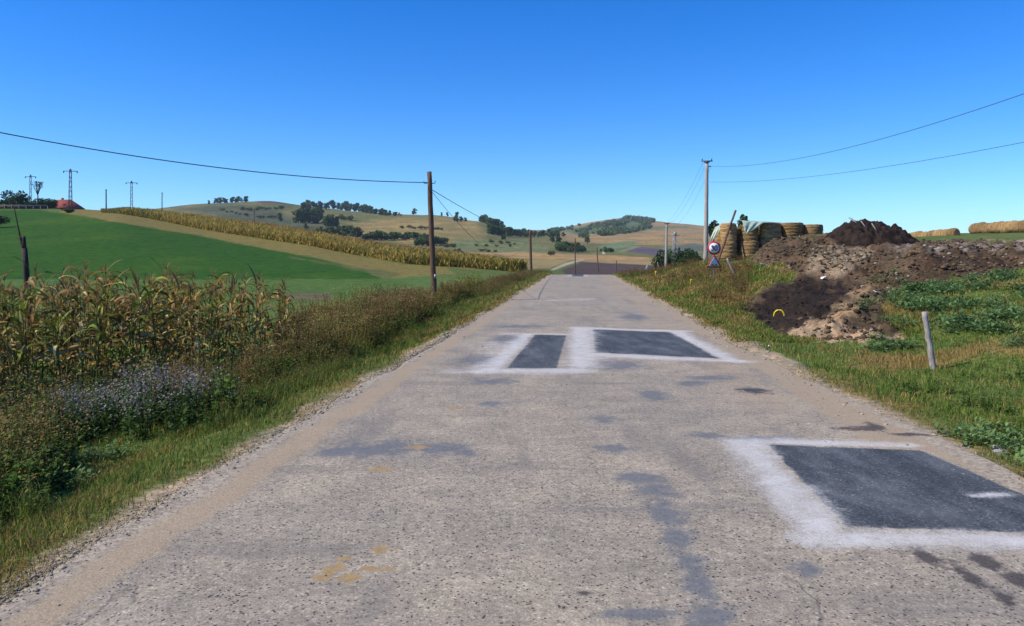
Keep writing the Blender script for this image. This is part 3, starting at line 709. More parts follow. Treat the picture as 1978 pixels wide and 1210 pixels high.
def disc(r, y0, y1, n=48):
    a = np.linspace(0, 2 * np.pi, n, endpoint=False)
    V = np.vstack([np.stack([r * np.cos(a), 0 * a + y, r * np.sin(a)], 1) for y in (y0, y1)] + [[[0, y0, 0], [0, y1, 0]]])
    T = []
    for i in range(n):
        j = (i + 1) % n
        T += [(i, j, n + j), (i, n + j, n + i), (2 * n, j, i), (2 * n + 1, n + i, n + j)]
    return V, np.array(T)
def prism(pts, y0, y1):
    """convex outline in x,z extruded from y0 (front) to y1"""
    n = len(pts)
    V = np.vstack([[[x, y, z] for x, z in pts] for y in (y0, y1)]); T = []
    for i in range(1, n - 1): T += [(0, i, i + 1), (n, n + i + 1, n + i)]
    for i in range(n):
        j = (i + 1) % n; T += [(i, n + i, n + j), (i, n + j, j)]
    return V, np.array(T)
def rtri(s, cx, cz, rr):
    """rounded triangle outline, point up"""
    pts = []
    for k, a0 in enumerate((90, 210, 330)):
        vx, vz = s * math.cos(math.radians(a0)) * (1 - rr), s * math.sin(math.radians(a0)) * (1 - rr)
        for d in (-60, -30, 0, 30, 60):
            a = math.radians(a0 + d); pts.append((cx + vx + s * rr * .5 * math.cos(a), cz + vz + s * rr * .5 * math.sin(a)))
    return pts
def speed_sign():
    Y = 35.0; X = (1379.5 - CX) / F * Y; z = hz(X, Y); k = Y / F
    e = empty('road_sign', (X, Y, z), math.radians(4))
    zc = CAMH - (479.5 - HY) * k - z; zt = CAMH - (508.5 - HY) * k - z
    V, T = tube(np.array([[0, .05, -.3], [0, .05, zc + .2]]), .03, 10); link('post', mesh_np('post', V, T, M_STEEL, None, True), e)
    r = 13.2 * k
    pl = link('round_plate', mesh_np('round_plate', *disc(r, -.002, .012), M_RED), e, (0, 0, zc))
    link('white_face', mesh_np('white_face', *disc(r * .74, -.007, -.001), M_WHITE), pl)
    cu = bpy.data.curves.new('digits', 'FONT'); cu.body = '30'; cu.align_x = 'CENTER'; cu.align_y = 'CENTER'; cu.size = r * 1.08; cu.extrude = .003; cu.offset = .005; cu.space_character = .95
    tmp = bpy.data.objects.new('tmp', cu); COL.objects.link(tmp)
    dg = bpy.context.evaluated_depsgraph_get(); me = bpy.data.meshes.new_from_object(tmp.evaluated_get(dg))
    bpy.data.objects.remove(tmp)
    me.name = 'digits'; me.materials.clear(); me.materials.append(M_BLACK)
    dgt = link('digits', me, pl, (0, -.013, -.01)); dgt.rotation_euler = (math.radians(90), 0, 0)
    tp = link('triangle_plate', mesh_np('triangle_plate', *prism(rtri(17.5 * k, 0, 0, .1), -.002, .012), M_RED), e, (0, 0, zt))
    link('white_face', mesh_np('white_face', *prism(rtri(12.6 * k, 0, 0, .06), -.007, -.001), M_WHITE), tp)
    # two humps of the uneven-road symbol
    a = np.linspace(0, 1, 21); hh = .012 + .055 * np.abs(np.sin(a * 2 * np.pi)) ** .8
    xs = (a - .5) * 13 * k; b = -5.0 * k
    V = np.vstack([[[x, y, b] for x in xs] + [[x, y, b + h_] for x, h_ in zip(xs, hh)] for y in (-.012, -.0075)])
    n = 21; T = []
    for i in range(n - 1): T += [(i, i + 1, n + i + 1), (i, n + i + 1, n + i), (n + i, n + i + 1, 3 * n + i + 1), (n + i, 3 * n + i + 1, 3 * n + i)]
    link('hump_symbol', mesh_np('hump_symbol', V, np.array(T), M_BLACK), tp)
    tag(e, 'round 30 speed limit sign above a red triangle bumpy road sign on one post', 'road sign')
speed_sign()
def back_sign():
    Y = 88.0; X = (1250 - CX) / F * Y; z = hz(X, Y)
    e = empty('road_sign', (X, Y, z), .15)
    V, T = tube(np.array([[0, -.04, -.3], [0, -.04, 1.0]]), .035, 8); link('post', mesh_np('post', V, T, M_STEEL, None, True), e)
    link('triangle_plate', mesh_np('triangle_plate', *prism(rtri(.42, 0, 0, .1), -.012, .01), M_WHITE), e, (0, 0, CAMH - (519.5 - HY) * Y / F - z))
    tag(e, 'small pale triangular sign plate standing by the crest of the road', 'road sign')
back_sign()

# ------------------------------------------------------------------ posts and markers
def post(name, b, t, Y, r, mat, label, seed, Yt=None, cat='post', sink=.3):
    X = (b[0] - CX) / F * Y; z = hz(X, Y)
    base = Vector((X, Y, z)); top = P(t[0], t[1], Yt or Y); d = (top - base).normalized()
    base = base - d * sink
    o = link(name, rough_pole(base, top, r * 1.1, r * .9, mat, name, 10, 16, r * .12, seed), None, base)
    return tag(o, label, cat)
post('fence_post', (1803, 720), (1786, 603), 12, .045, M_GREYWOOD, 'short grey wooden post leaning left in the grass of the right verge', 21)
post('fence_post', (1423, 552), (1404, 500), 35, .05, M_GREYWOOD, 'slender leaning grey post right of the road signs', 22)
post('fence_post', (1274, 524), (1270, 507), 100, .07, M_GREYWOOD, 'small tilted pale post at the foot of the hedge', 23)
post('leaning_pole', (1384, 472), (1421, 407), 50.2, .075, M_WOOD, 'reddish brown pole propped diagonally against the straw bale stack', 24, 52.0, 'pole', 1.2)
def forked_post():
    Y = 17.0; b = P(66, 560, Y); b.z = hz(b.x, Y) - .2
    e = empty('forked_post', b)
    def seg(nm, p, q, r0, r1, par=e):
        n = 6; t = np.linspace(0, 1, n)[:, None]
        pts = np.array(p)[None] * (1 - t) + np.array(q)[None] * t - np.array(b)
        V, T = tube(pts, np.linspace(r0, r1, n), 8); return link(nm, mesh_np(nm, V, T, M_DARKWOOD, None, True), par)
    k = P(47, 480, Y)
    seg('shaft', b, k, .075, .06)
    seg('prong', k, P(38, 457, Y), .045, .03); seg('prong', k, P(46, 457, Y), .045, .035); seg('pole_extension', P(39, 458, Y), P(27, 400, Y), .016, .01)
    tag(e, 'dark forked post leaning left among the corn at the picture edge', 'post')
forked_post()
def hoop(px, py, Y, w_, h_, rz, label, tube_r=.03):
    X, Yg = (px - CX) / F * Y, Y; z = hz(X, Yg)
    a = np.linspace(0, np.pi, 20); rise = np.clip(np.sin(a), 0, 1) ** .8
    pts = np.stack([-np.cos(a) * w_ / 2, 0 * a, rise * h_ - .02], 1)
    V, T = tube(pts, tube_r, 8)
    o = link('marker_hoop', mesh_np('marker_hoop', V, T, M_YEL, None, True), None, (X, Yg, z)); o.rotation_euler = (.15, 0, rz)
    return tag(o, label, 'marker')
gx, gy, gz = ground(1505, 612, 13)
hoop(1505, 612, gy, .26, .19, -.35, 'bright yellow hoop standing on the dark soil near the road', .02)
def stake(px, py, ymin, h, label):
    X, Y, z = ground(px, py, ymin)
    e = empty('marker_stake', (X, Y, z))
    V, T = box((0, 0, h * .5), (.03, .03, h)); link('stake', mesh_np('stake', V, T, M_YEL), e)
    pts = [(-.02, h * .55), (.08, h * .6), (.11, h * .95), (-.02, h)]
    link('flag', mesh_np('flag', *prism(pts[::-1], -.012, .012), M_YEL), e)
    tag(e, label, 'marker')
stake(1334, 553, 25, .32, 'small yellow marker in the right verge grass left of the road signs')
stake(1266, 538, 40, .5, 'small yellow marker farther up the right verge near the crest')

# ------------------------------------------------------------------ straw bales, tarp, manure heap
def bale_mat():
    m, nt, out = mat_new('straw'); N = NT(nt)
    co = N.objco()
    f = N.noise(N.map(co, (2.5, 2.5, 22)), 1.0, 6, .7); g = N.noise(co, 14, 5, .7); l = N.noise(co, 1.5, 3)
    c = N.mix(N.ramp(f, .36, .64), (.15, .098, .05), (.48, .34, .17))
    c = N.mix(1.0, c, N.mix(g, (.5, .5, .48), (1.5, 1.45, 1.4)), 'MULTIPLY')
    c = N.mix(1.0, c, N.mix(l, (.75, .72, .68), (1.2, 1.2, 1.2)), 'MULTIPLY')
    oi = N.n('ShaderNodeObjectInfo').outputs['Random']
    c = N.mix(1.0, c, N.mix(oi, (.68, .66, .62), (1.25, 1.2, 1.15)), 'MULTIPLY')
    h = N.math('ADD', f, N.math('MULTIPLY', g, .6))
    nt.links.new(N.bsdf(c, .9, N.bump(h, 1.0, .06), 0, .1), out.inputs[0]); return m
M_STRAW = bale_mat()
def straw_mesh(seed, flare=0.0, rnd=.10, pw=6):
    r = np.random.default_rng(seed); ns, nz = 56, 26
    a = np.linspace(0, 2 * np.pi, ns, endpoint=False); zz = np.linspace(0, 1, nz)
    prof = 1 - rnd * np.abs(zz * 2 - 1) ** pw + .045 * np.sin(zz * 2 * np.pi * 5 + r.uniform(0, 6)) * .5 + flare * (zz - .5)
    A, Z = np.meshgrid(a, zz)
    rad = .5 * prof[:, None] * (1 + .08 * (fbm(np.cos(A) * 2.2 + 9 + seed, Z * 9 + np.sin(A) * 2.2, seed, 4) - .5) + .05 * (vnoise(A * 0 + seed, Z * 13, seed) - .5))
    V = np.stack([rad * np.cos(A), rad * np.sin(A), Z + .03 * (fbm(np.cos(A) * 3 + 4, np.sin(A) * 3 + 4, seed, 3) - .5)], 2).reshape(-1, 3)
    T = []
    for i in range(nz - 1):
        for j in range(ns):
            p, q = i * ns + j, i * ns + (j + 1) % ns; T += [(p, q, q + ns), (p, q + ns, p + ns)]
    rings = 4
    for (row, z0) in ((0, 0.0), (nz - 1, 1.0)):
        prev = list(range(row * ns, row * ns + ns))
        for k in range(1, rings + 1):
            s = 1 - k / rings
            if s > 0:
                st = len(V); ring = np.stack([.48 * s * np.cos(a), .48 * s * np.sin(a), z0 + r.normal(0, .012, ns) + (.02 if z0 else -.0)], 1); V = np.vstack([V, ring]); cur = list(range(st, st + ns))
                for j in range(ns):
                    p, q, u, v = prev[j], prev[(j + 1) % ns], cur[j], cur[(j + 1) % ns]
                    T += [(p, q, v), (p, v, u)] if z0 else [(q, p, u), (q, u, v)]
                prev = cur
            else:
                st = len(V); V = np.vstack([V, [[0, 0, z0]]])
                for j in range(ns): T += [(prev[j], prev[(j + 1) % ns], st)] if z0 else [(prev[(j + 1) % ns], prev[j], st)]
    T = np.array(T)
    # loose straws sticking out
    n = 420; aa = r.uniform(0, 2 * np.pi, n); z2 = r.uniform(0.02, 1, n); rr = .49
    p = np.stack([rr * np.cos(aa), rr * np.sin(aa), z2], 1)
    dirv = np.stack([np.cos(aa) * .6 - np.sin(aa) * r.uniform(-1, 1, n), np.sin(aa) * .6 + np.cos(aa) * r.uniform(-1, 1, n), r.uniform(-.9, .5, n)], 1) * r.uniform(.03, .1, n)[:, None]
    wv = np.stack([0 * aa, 0 * aa, np.full(n, .007)], 1)
    SV = np.stack([p - wv, p + wv, p + dirv], 1).reshape(-1, 3); ST = np.arange(3 * n).reshape(n, 3) + len(V)
    return mesh_np('straw_bale', np.vstack([V, SV]), np.vstack([T, ST]), M_STRAW, None, True)
BALES = [straw_mesh(s, fl) for s, fl in ((31, 0), (32, .06), (33, -.03), (34, .16))]
LAID = [straw_mesh(s_, 0, .24, 4) for s_ in (41, 42, 43)]
def bale(px, pyb, Y, dia, h, label, k, z=None, lay=None, group='straw bales'):
    X = (px - CX) / F * Y
    zz = (hz(X, Y) - .05) if z is None else z
    o = link('straw_bale', BALES[k % 4], None, (X, Y, zz)); o.scale = (dia, dia, h); o.rotation_euler = (0, 0, k * 1.7 + px)
    return tag(o, label, 'straw bale', group), zz
Yb = 52.0
rows_ = [(1407, 1.1, 1.18, 'left'), (1447, 1.32, 1.18, 'second'), (1488, 1.42, 1.06, 'third'), (1530, 1.44, 1.06, 'fourth'), (1568, 1.34, 1.0, 'right')]
nm_low = ['bottom straw bale at the left end of the stack behind the speed sign', 'bottom straw bale under the green tarp corner beside the soil bank', 'bottom straw bale half buried by the soil bank, right of the tarp',
          'bottom straw bale mostly hidden by the soil bank, fourth along', 'bottom straw bale hidden behind the soil bank, last along']
nm_up = ['upper straw bale at the left end of the stack beside the propped pole', 'straw bale on top beneath the hanging green tarp corner', 'upright straw bale on top touching the right tip of the tarp',
         'upright uncovered straw bale in the middle of the stack top, right of the tarp', 'flared straw bale at the right end of the stack, nearest the manure heap']
for k, (px, dia, h, _) in enumerate(rows_):
    z0 = CAMH - ((500 if k < 2 else 492) - HY) / F * Yb
    bale(px, 0, Yb, dia, h, nm_low[k], k + 1, z0)
    bale(px + (0 if k < 4 else 1), 0, Yb + .05, dia * (.98 if k != 1 else .9), h, nm_up[k], 3 if k == 4 else k, z0 + h * .98)
bale(1392, 0, 53.3, 1.1, 1.15, 'lower straw bale at the far left under the pale tarp', 2, 1.6)
bale(1394, 0, 53.5, 1.0, 1.05, 'upper straw bale draped by the pale tarp at the far left', 1, 2.72)
for px, dx in ((1416, 0), (1452, .1), (1428, .2), (1466, 0)):
    bale(px, 0, 53.6 + dx, 1.3, 1.15, 'straw bale in the shaded second row behind the stack front, %s' % ('low left' if px == 1416 else 'low middle' if px == 1428 else 'low right' if px == 1452 else 'far low right'), int(px) % 3, 1.6)
    bale(px, 0, 53.6 + dx, 1.25, 1.0, 'straw bale in the second row of the stack, upper layer, %s' % ('left' if px == 1416 else 'mid left' if px == 1428 else 'mid right' if px == 1452 else 'right end'), int(px + 1) % 3, 2.74)
def laid_row(p0, p1, n, dia, label, group, y0):
    for i in range(n):
        t = i / max(n - 1, 1); px = p0[0] + (p1[0] - p0[0]) * t; py = p0[1] + (p1[1] - p0[1]) * t; Y = p0[2] + (p1[2] - p0[2]) * t
        X = (px - CX) / F * Y; z = P(px, py, Y).z
        o = link('straw_bale', LAID[i % 3], None, (X, Y, z + dia / 2 + .06 * math.sin(i * 2.3))); o.scale = (dia * (1 + .06 * math.sin(i * 1.7)), dia * (1 + .06 * math.sin(i * 1.7)), 1.12)
        d = Vector(((p1[0] - CX) / F * p1[2] - (p0[0] - CX) / F * p0[2], p1[2] - p0[2], 0)).normalized()
        o.rotation_euler = Vector((d.x, d.y, .06)).to_track_quat('Z', 'Y').to_euler()
        tag(o, label, 'straw bale', group)
laid_row((1756, 469, 90), (1834, 463, 83), 7, 1.12, 'round straw bale lying in the short row right of the manure heap', 'straw bales in the short row on the ridge', 0)
laid_row((1880, 455, 93), (2036, 449, 78), 14, 1.38, 'round straw bale lying in the long row at the right picture edge', 'straw bales in the long row on the ridge', 0)

def tarp_mat():
    m, nt, out = mat_new('green_tarp'); N = NT(nt)
    f = N.noise(N.objco(), 3, 4); c = N.mix(f, (.42, .55, .43), (.6, .7, .58))
    t = N.n('ShaderNodeBsdfTranslucent'); N.set(t.inputs[0], c)
    mx = N.n('ShaderNodeMixShader'); mx.inputs[0].default_value = .3
    nt.links.new(N.bsdf(c, .4, N.bump(N.noise(N.objco(), 5, 3), .5, .03), 0, .4), mx.inputs[1]); nt.links.new(t.outputs[0], mx.inputs[2]); nt.links.new(mx.outputs[0], out.inputs[0]); return m
M_TARP = tarp_mat()
def tarp(name, rows, label):
    """cloth through rows of (px, py, Y) points, folds added"""
    nu, nv = 30, 24
    rows = [np.array([P(*q) for q in r_]) for r_ in rows]
    u = np.linspace(0, 1, nu); v = np.linspace(0, 1, nv)
    rr = [np.stack([np.interp(u, np.linspace(0, 1, len(r_)), r_[:, k]) for k in range(3)], 1) for r_ in rows]
    rr = np.array(rr); g = np.zeros((nv, nu, 3))
    for i in range(nu):
        for k in range(3): g[:, i, k] = np.interp(v, np.linspace(0, 1, len(rr)), rr[:, i, k])
    U, W = np.meshgrid(u, v)
    g[..., 1] += .03 * np.sin(U * 17 + W * 4) * (.15 + W) + .06 * (fbm(U * 6, W * 6, 5, 3) - .5)
    g[..., 2] += .03 * (fbm(U * 7, W * 7, 9, 3) - .5)
    o0 = g[0, 0].copy(); V = (g - o0).reshape(-1, 3)
    idx = np.arange(nu * nv).reshape(nv, nu)
    Q = np.stack([idx[:-1, :-1], idx[:-1, 1:], idx[1:, 1:], idx[1:, :-1]], 2).reshape(-1, 4)
    o = link(name, mesh_np(name, V, Q, M_TARP, None, True), None, tuple(o0))
    md = o.modifiers.new('thickness', 'SOLIDIFY'); md.thickness = .012
    return tag(o, label, 'tarpaulin')
tarp('tarpaulin', [[(1420, 428, 52.7), (1455, 427, 52.8), (1512, 431, 52.9)], [(1428, 426, 51.6), (1452, 427.5, 51.5), (1500, 431, 51.4)], [(1434, 427, 51.2), (1458, 429, 51.15), (1478, 429, 51.1)],
                   [(1436, 436, 51.1), (1452, 438, 51.05), (1468, 437, 51.08)], [(1438, 446, 51.1), (1446, 447, 51.06), (1452, 447, 51.08)], [(1440, 452, 51.1), (1441, 452.5, 51.1), (1442, 452, 51.1)]],
     'pale green tarpaulin over the bale stack with a triangular corner hanging down')
tarp('tarpaulin', [[(1388, 436, 54), (1400, 432, 53.9), (1412, 431, 53.5)], [(1384, 438, 53), (1396, 434, 52.6), (1408, 432, 52.2)], [(1378, 447, 52.6), (1386, 445, 52.4), (1394, 441, 52.3)], [(1373, 460, 52.5), (1380, 459, 52.4), (1384, 456, 52.4)], [(1372, 467, 52.5), (1375, 467, 52.5), (1377, 465, 52.5)]],
     'whitish tarpaulin draped down the left side of the bale stack')

def dirt_mat(name, a, b, c_):
    m, nt, out = mat_new(name); N = NT(nt); co = N.objco()
    f = N.noise(co, 2.2, 6, .7); g = N.noise(co, 11, 5, .7)
    c = N.mix(N.ramp(f, .35, .65), a, b); c = N.mix(N.ramp(g, .62, .74), c, c_)
    nt.links.new(N.bsdf(c, .95, N.bump(N.math('ADD', f, g), .9, .08), 0, .1), out.inputs[0]); return m
def manure_heap():
    Y = 42.0; k = Y / F; cx = (1674 - CX) * k
    z0 = CAMH - (482 - HY) * k
    nr, na = 90, 260
    a = np.linspace(0, 2 * np.pi, na, endpoint=False); rr = np.linspace(0, 1, nr)
    A, Q = np.meshgrid(a, rr)
    x = Q * np.cos(A) * 3.35; y = Q * np.sin(A) * 2.4
    top = np.interp(x, [-3.4, -2.9, -2.0, -1.3, -.8, 0, .7, 1.3, 2.0, 2.8, 3.3], [0, .22, .72, 1.32, 1.53, 1.55, 1.46, 1.3, .78, .3, 0])
    prof = np.clip(1 - (np.abs(y) / (2.4 * np.sqrt(np.clip(1 - (x / 3.4) ** 2, .01, 1)))) ** 1.7, 0, 1)
    z = top * prof + (fbm(x * 1.3 + 5, y * 1.3, 71, 4) - .5) * .4 * np.clip(2.5 * prof, 0, 1) + (fbm(x * 4, y * 4, 73, 5) - .5) * .5 * np.clip(3 * prof, 0, 1) - .35 * smooth(.85, 1, Q)
    V = np.stack([x, y, z], 2).reshape(-1, 3); idx = np.arange(nr * na).reshape(nr, na)
    F4 = np.stack([idx[:-1], np.roll(idx[:-1], -1, 1), np.roll(idx[1:], -1, 1), idx[1:]], 2).reshape(-1, 4)
    e = link('manure_heap', mesh_np('manure_heap', V, F4, dirt_mat('manure', (.018, .013, .011), (.045, .031, .024), (.11, .08, .06)), None, True), None, (cx, Y, z0))
    tag(e, 'dark brown manure heap with pale scraps on the soil bank', 'manure heap')
    return e
HEAP = manure_heap()
for i, (a, b, lab) in enumerate((((1640, 421), (1654, 430), 'pale board sticking out of the left side of the manure heap top'), ((1663, 427), (1672, 439), 'thin pale stick lying on the front of the manure heap'), ((1684, 432), (1694, 447), 'pale stick lying on the right front of the manure heap'))):
    p, q = P(a[0], a[1], 40.6 + .25 * (i == 0)), P(b[0], b[1], 40.35)
    d = q - p; V, T = box((0, 0, 0), (.11 if i == 0 else .06, .03, d.length)); o = link('wood_scrap', mesh_np('wood_scrap', V, T, M_GREYWOOD), None, (p + q) / 2)
    o.rotation_euler = d.to_track_quat('Z', 'Y').to_euler(); tag(o, lab, 'wood scrap')

# clods, rubble and roadside gravel
def lump(seed, flat=.7):
    r = np.random.default_rng(seed); t = (1 + 5 ** .5) / 2
    V = np.array([(-1,t,0),(1,t,0),(-1,-t,0),(1,-t,0),(0,-1,t),(0,1,t),(0,-1,-t),(0,1,-t),(t,0,-1),(t,0,1),(-t,0,-1),(-t,0,1)], float); V /= np.linalg.norm(V[0])
    V *= r.uniform(.7, 1.25, (12, 1)); V[:, 2] *= flat
    T = np.array([(0,11,5),(0,5,1),(0,1,7),(0,7,10),(0,10,11),(1,5,9),(5,11,4),(11,10,2),(10,7,6),(7,1,8),(3,9,4),(3,4,2),(3,2,6),(3,6,8),(3,8,9),(4,9,5),(2,4,11),(6,2,10),(8,6,7),(9,8,1)])
    return V, T, np.ones((12, 3))
M_CLOD = leaf_mat('clod_earth', 0.0, .95)
def clods():
    g = Geo(); r = np.random.default_rng(5)
    n = 34000
    px = r.uniform(1430, 2080, n); Y = np.exp(r.uniform(math.log(15), math.log(50), n)); X = (px - CX) / F * Y
    z = H(X, Y); py = HY + F * (CAMH - z) / Y
    d = poly_sdf(px, py, SOIL) + (fbm(px / 26, py / 9, 77, 4) - .5) * 26
    keep = (d < -1) & (r.uniform(0, 1, n) < .25 + .75 * smooth(.4, .6, fbm(px / 40, py / 16, 99, 3)))
    dk = poly_sdf(px, py, [(1432,600),(1500,556),(1600,540),(1660,545),(1590,612),(1560,645),(1470,630)]) < 6
    keep &= ~(dk & (r.uniform(0, 1, n) < .6))
    X, Y, z, px, py, dk = X[keep], Y[keep], z[keep], px[keep], py[keep], dk[keep]; n = len(X)
    s = .016 + .07 * r.uniform(0, 1, n) ** 6 ; s *= .7 + Y / 60
    u = r.uniform(0, 1, (n, 1)); col = np.array((.045, .03, .021)) * (1 - u) + np.array((.17, .12, .078)) * u
    pale = r.uniform(0, 1, n) < .05; col[pale] = np.array((.38, .33, .27)); col[dk] = np.array((.025, .018, .015)) * r.uniform(.7, 1.6, (dk.sum(), 1)); s[dk] *= .6
    for k in range(5):
        m = np.arange(n) % 5 == k
        g.add(*scatter(lump(k + 50), np.stack([X, Y, z + s * .2], 1)[m], s[m], r.uniform(0, 6.3, m.sum()), col[m]))
    tag(link('soil_clods', g.mesh('soil_clods', M_CLOD)), 'loose clods and rubble scattered over the brown soil bank', 'rubble', kind='stuff')
    # on the heap
clods()
def gravel():
    g = Geo(); r = np.random.default_rng(6)
    n = 10000
    py = r.uniform(560, 1230, n); Y = 2550 / (py - HY); left = r.uniform(0, 1, n) < .6
    o = np.where(left, -2.9 + r.normal(0, .07, n), 3.1 + r.normal(0, .2, n) + np.interp(Y, [4, 7, 10, 14], [.3, .2, .02, -.1]))
    wild = r.uniform(0, 1, n) < .13; o[wild] = r.uniform(-2.8, 3, wild.sum())
    X = o + ROADK * Y; z = np.maximum(H(X, Y), np.where((o > -2.9) & (o < 3.1), road_z(Y) + .004, -9))
    s = r.uniform(.003, .0075, n) * (1 + r.uniform(0, 1, n) ** 10 * 2.2) * np.clip(Y / 7, .8, 2.5); s[wild] *= .6
    u = r.uniform(0, 1, (n, 1)); col = np.array((.17, .145, .12)) * (1 - u) + np.array((.42, .37, .31)) * u
    for k in range(5):
        m = np.arange(n) % 5 == k
        g.add(*scatter(lump(k + 80, .6), np.stack([X, Y, z + s * .2], 1)[m], s[m], r.uniform(0, 6.3, m.sum()), col[m]))
    tag(link('gravel', g.mesh('gravel', M_CLOD)), 'loose grey gravel along both edges of the road', 'gravel', kind='stuff')
gravel()
def stone(px, py, Y, s, seed, label, mat=M_STONE):
    X = (px - CX) / F * Y; z = hz(X, Y)
    bm = bmesh.new(); bmesh.ops.create_icosphere(bm, subdivisions=3, radius=1)
    for v in bm.verts:
        n = fbm(np.array([v.co.x * 1.3 + seed]), np.array([v.co.y * 1.3 + v.co.z * 1.7]), seed, 3)[0]
        v.co *= .75 + .5 * n; v.co.z *= .6
    me = bpy.data.meshes.new('stone'); bm.to_mesh(me); bm.free(); me.materials.append(mat)
    o = link('stone', me, None, (X, Y, z + s * .25)); o.scale = (s * 1.3, s, s); return tag(o, label, 'stone')
stone(1922, 874, 6.9, .045, 3, 'angular grey stone at the right road edge, upper of two')
stone(1934, 882, 6.75, .05, 9, 'flat pale stone at the right road edge, lower of two')
def litter(px, py, ymin, s, label, seed):
    X, Y, z = ground(px, py, ymin); r = np.random.default_rng(seed); n = 7
    u, v = np.meshgrid(np.linspace(-1, 1, n), np.linspace(-1, 1, n)); ang = r.uniform(0, 6)
    zz = .6 * fbm(u * 1.5 + seed, v * 1.5, seed, 3) + .25 * u * v + .25
    V = np.stack([u * s * (1 + .2 * v), v * s * .8, zz * s], 2).reshape(-1, 3); idx = np.arange(n * n).reshape(n, n)
    Q = np.stack([idx[:-1, :-1], idx[:-1, 1:], idx[1:, 1:], idx[1:, :-1]], 2).reshape(-1, 4)
    o = link('litter', mesh_np('litter', V, Q, M_WHITE, None, True), None, (X, Y, z)); o.rotation_euler = (.4, 0, ang)
    o.modifiers.new('thickness', 'SOLIDIFY').thickness = .006
    tag(o, label, 'litter')
litter(1475, 515, 25, .14, 'crumpled white litter on the soil bank below the bale stack', 1)
litter(1692, 569, 15, .08, 'scrap of white litter where soil meets the green weeds', 2)
litter(1486, 670, 12, .03, 'tiny white scrap in the verge grass below the yellow hoop', 3)
litter(1840, 470, 45, .22, 'scrap of white litter on the grassy top right of the manure heap', 4)
litter(1590, 540, 20, .1, 'pale scrap in the middle of the rubble slope', 5)

# ------------------------------------------------------------------ grass
def greens(n, r, dry, k=1.0):
    """mix of green and dry blade colours"""
    u = r.uniform(0, 1, (n, 1)); g = np.array((.065, .12, .02)) * (1 - u) + np.array((.16, .24, .05)) * u
    d = np.array((.2, .14, .045)) * (1 - u) + np.array((.36, .28, .12)) * u
    m = (r.uniform(0, 1, n) < dry)[:, None]
    return np.where(m, d, g) * k
def verge_grass():
    r = np.random.default_rng(11); g = Geo()
    def strip(n, omin, omax, y0, y1, hmin, hmax, dryb, seed, edge):
        py = r.uniform(y0, y1, n); Y = 2550 / (py - HY); o = r.uniform(omin, omax, n); X = o + ROADK * Y
        e = np.abs(o - edge) ; keep = r.uniform(0, 1, n) < smooth(-.05, .45, e + (fbm(X / .5, Y / .8, 61, 3) - .5) * .5 + (fbm(X / 1.4, Y / 2.2, 63, 3) - .5) * .9)
        z = H(X, Y); px = CX + F * X / Y; pyy = HY + F * (CAMH - z) / Y
        keep &= (px > -260) & (px < 2240)
        keep &= ~((poly_sdf(px, pyy, SOIL) + (fbm(px / 26, pyy / 9, 77, 4) - .5) * 26 < 2) & (Y > 13))
        X, Y, z, e = X[keep], Y[keep], z[keep], e[keep]; m = len(X)
        tall = .25 + 1.5 * fbm(X / .5, Y / .7, 37, 4)
        h = r.uniform(hmin, hmax, m) * tall * (.45 + .55 * smooth(0, .6, e)) * (1 + .01 * Y)
        dryp = np.clip(dryb + .8 * smooth(.5, .66, fbm(X / 1.9, Y / 2.6, 41, 4)) * smooth(.5, 1.3, e) + .45 * smooth(.5, .1, e) + .35 * smooth(.45, .65, fbm(X / .5, Y / .8, 45, 3)), 0, .92)
        g.add(*blades(np.stack([X, Y, z - .01], 1), h, np.maximum(.0028, .00042 * Y) * r.uniform(.7, 1.5, m), r.uniform(.1, 1.0, m), greens(m, r, dryp), seed))
    strip(110000, -5.6, -2.8, 532, 1500, .03, .11, .2, 1, -2.85)
    strip(30000, -16, -5.5, 640, 2400, .05, .2, .25, 7, -5.0)
    strip(26000, -4.6, -2.8, 526, 640, .08, .2, .2, 9, -2.85)
    strip(150000, 3.1, 14, 560, 1000, .035, .10, .1, 2, 3.15)
    strip(70000, 3.1, 9, 528, 660, .05, .14, .22, 3, 3.0)
    o = link('verge_grass', g.mesh('verge_grass', M_GRASS)); tag(o, 'short mixed green and dry grass along both road verges', 'grass', kind='stuff')
verge_grass()

# ------------------------------------------------------------------ weeds
def clump_dry(seed):
    r = np.random.default_rng(seed); n = 34
    pos = np.stack([r.normal(0, .09, n), r.normal(0, .09, n), 0 * r.uniform(size=n)], 1)
    u = r.uniform(0, 1, (n, 1)); col = np.array((.2, .13, .05)) * (1 - u) + np.array((.34, .26, .11)) * u
    a = blades(pos, r.uniform(.4, 1.0, n), np.full(n, .0045), r.uniform(.05, .5, n), col, seed)
    # seed heads
    g = Geo(); g.add(*a)
    tips = a[0].reshape(n, 5, 3)[:, 4]
    m = n * 3; tp = np.repeat(tips, 3, 0) + r.normal(0, .025, (m, 3)); g.add(*blades(tp - [0, 0, .05], np.full(m, .08), np.full(m, .007), r.uniform(.1, .8, m), np.tile((.2, .115, .06), (m, 1)), seed + 1))
    return g.arrays()
def clump_green(seed):
    r = np.random.default_rng(seed); n = 44
    pos = np.stack([r.normal(0, .11, n), r.normal(0, .11, n), 0 * r.uniform(size=n)], 1)
    u = r.uniform(0, 1, (n, 1)); col = np.array((.09, .15, .025)) * (1 - u) + np.array((.24, .27, .07)) * u
    return blades(pos, r.uniform(.3, .85, n), np.full(n, .0075), r.uniform(.1, .8, n), col, seed)
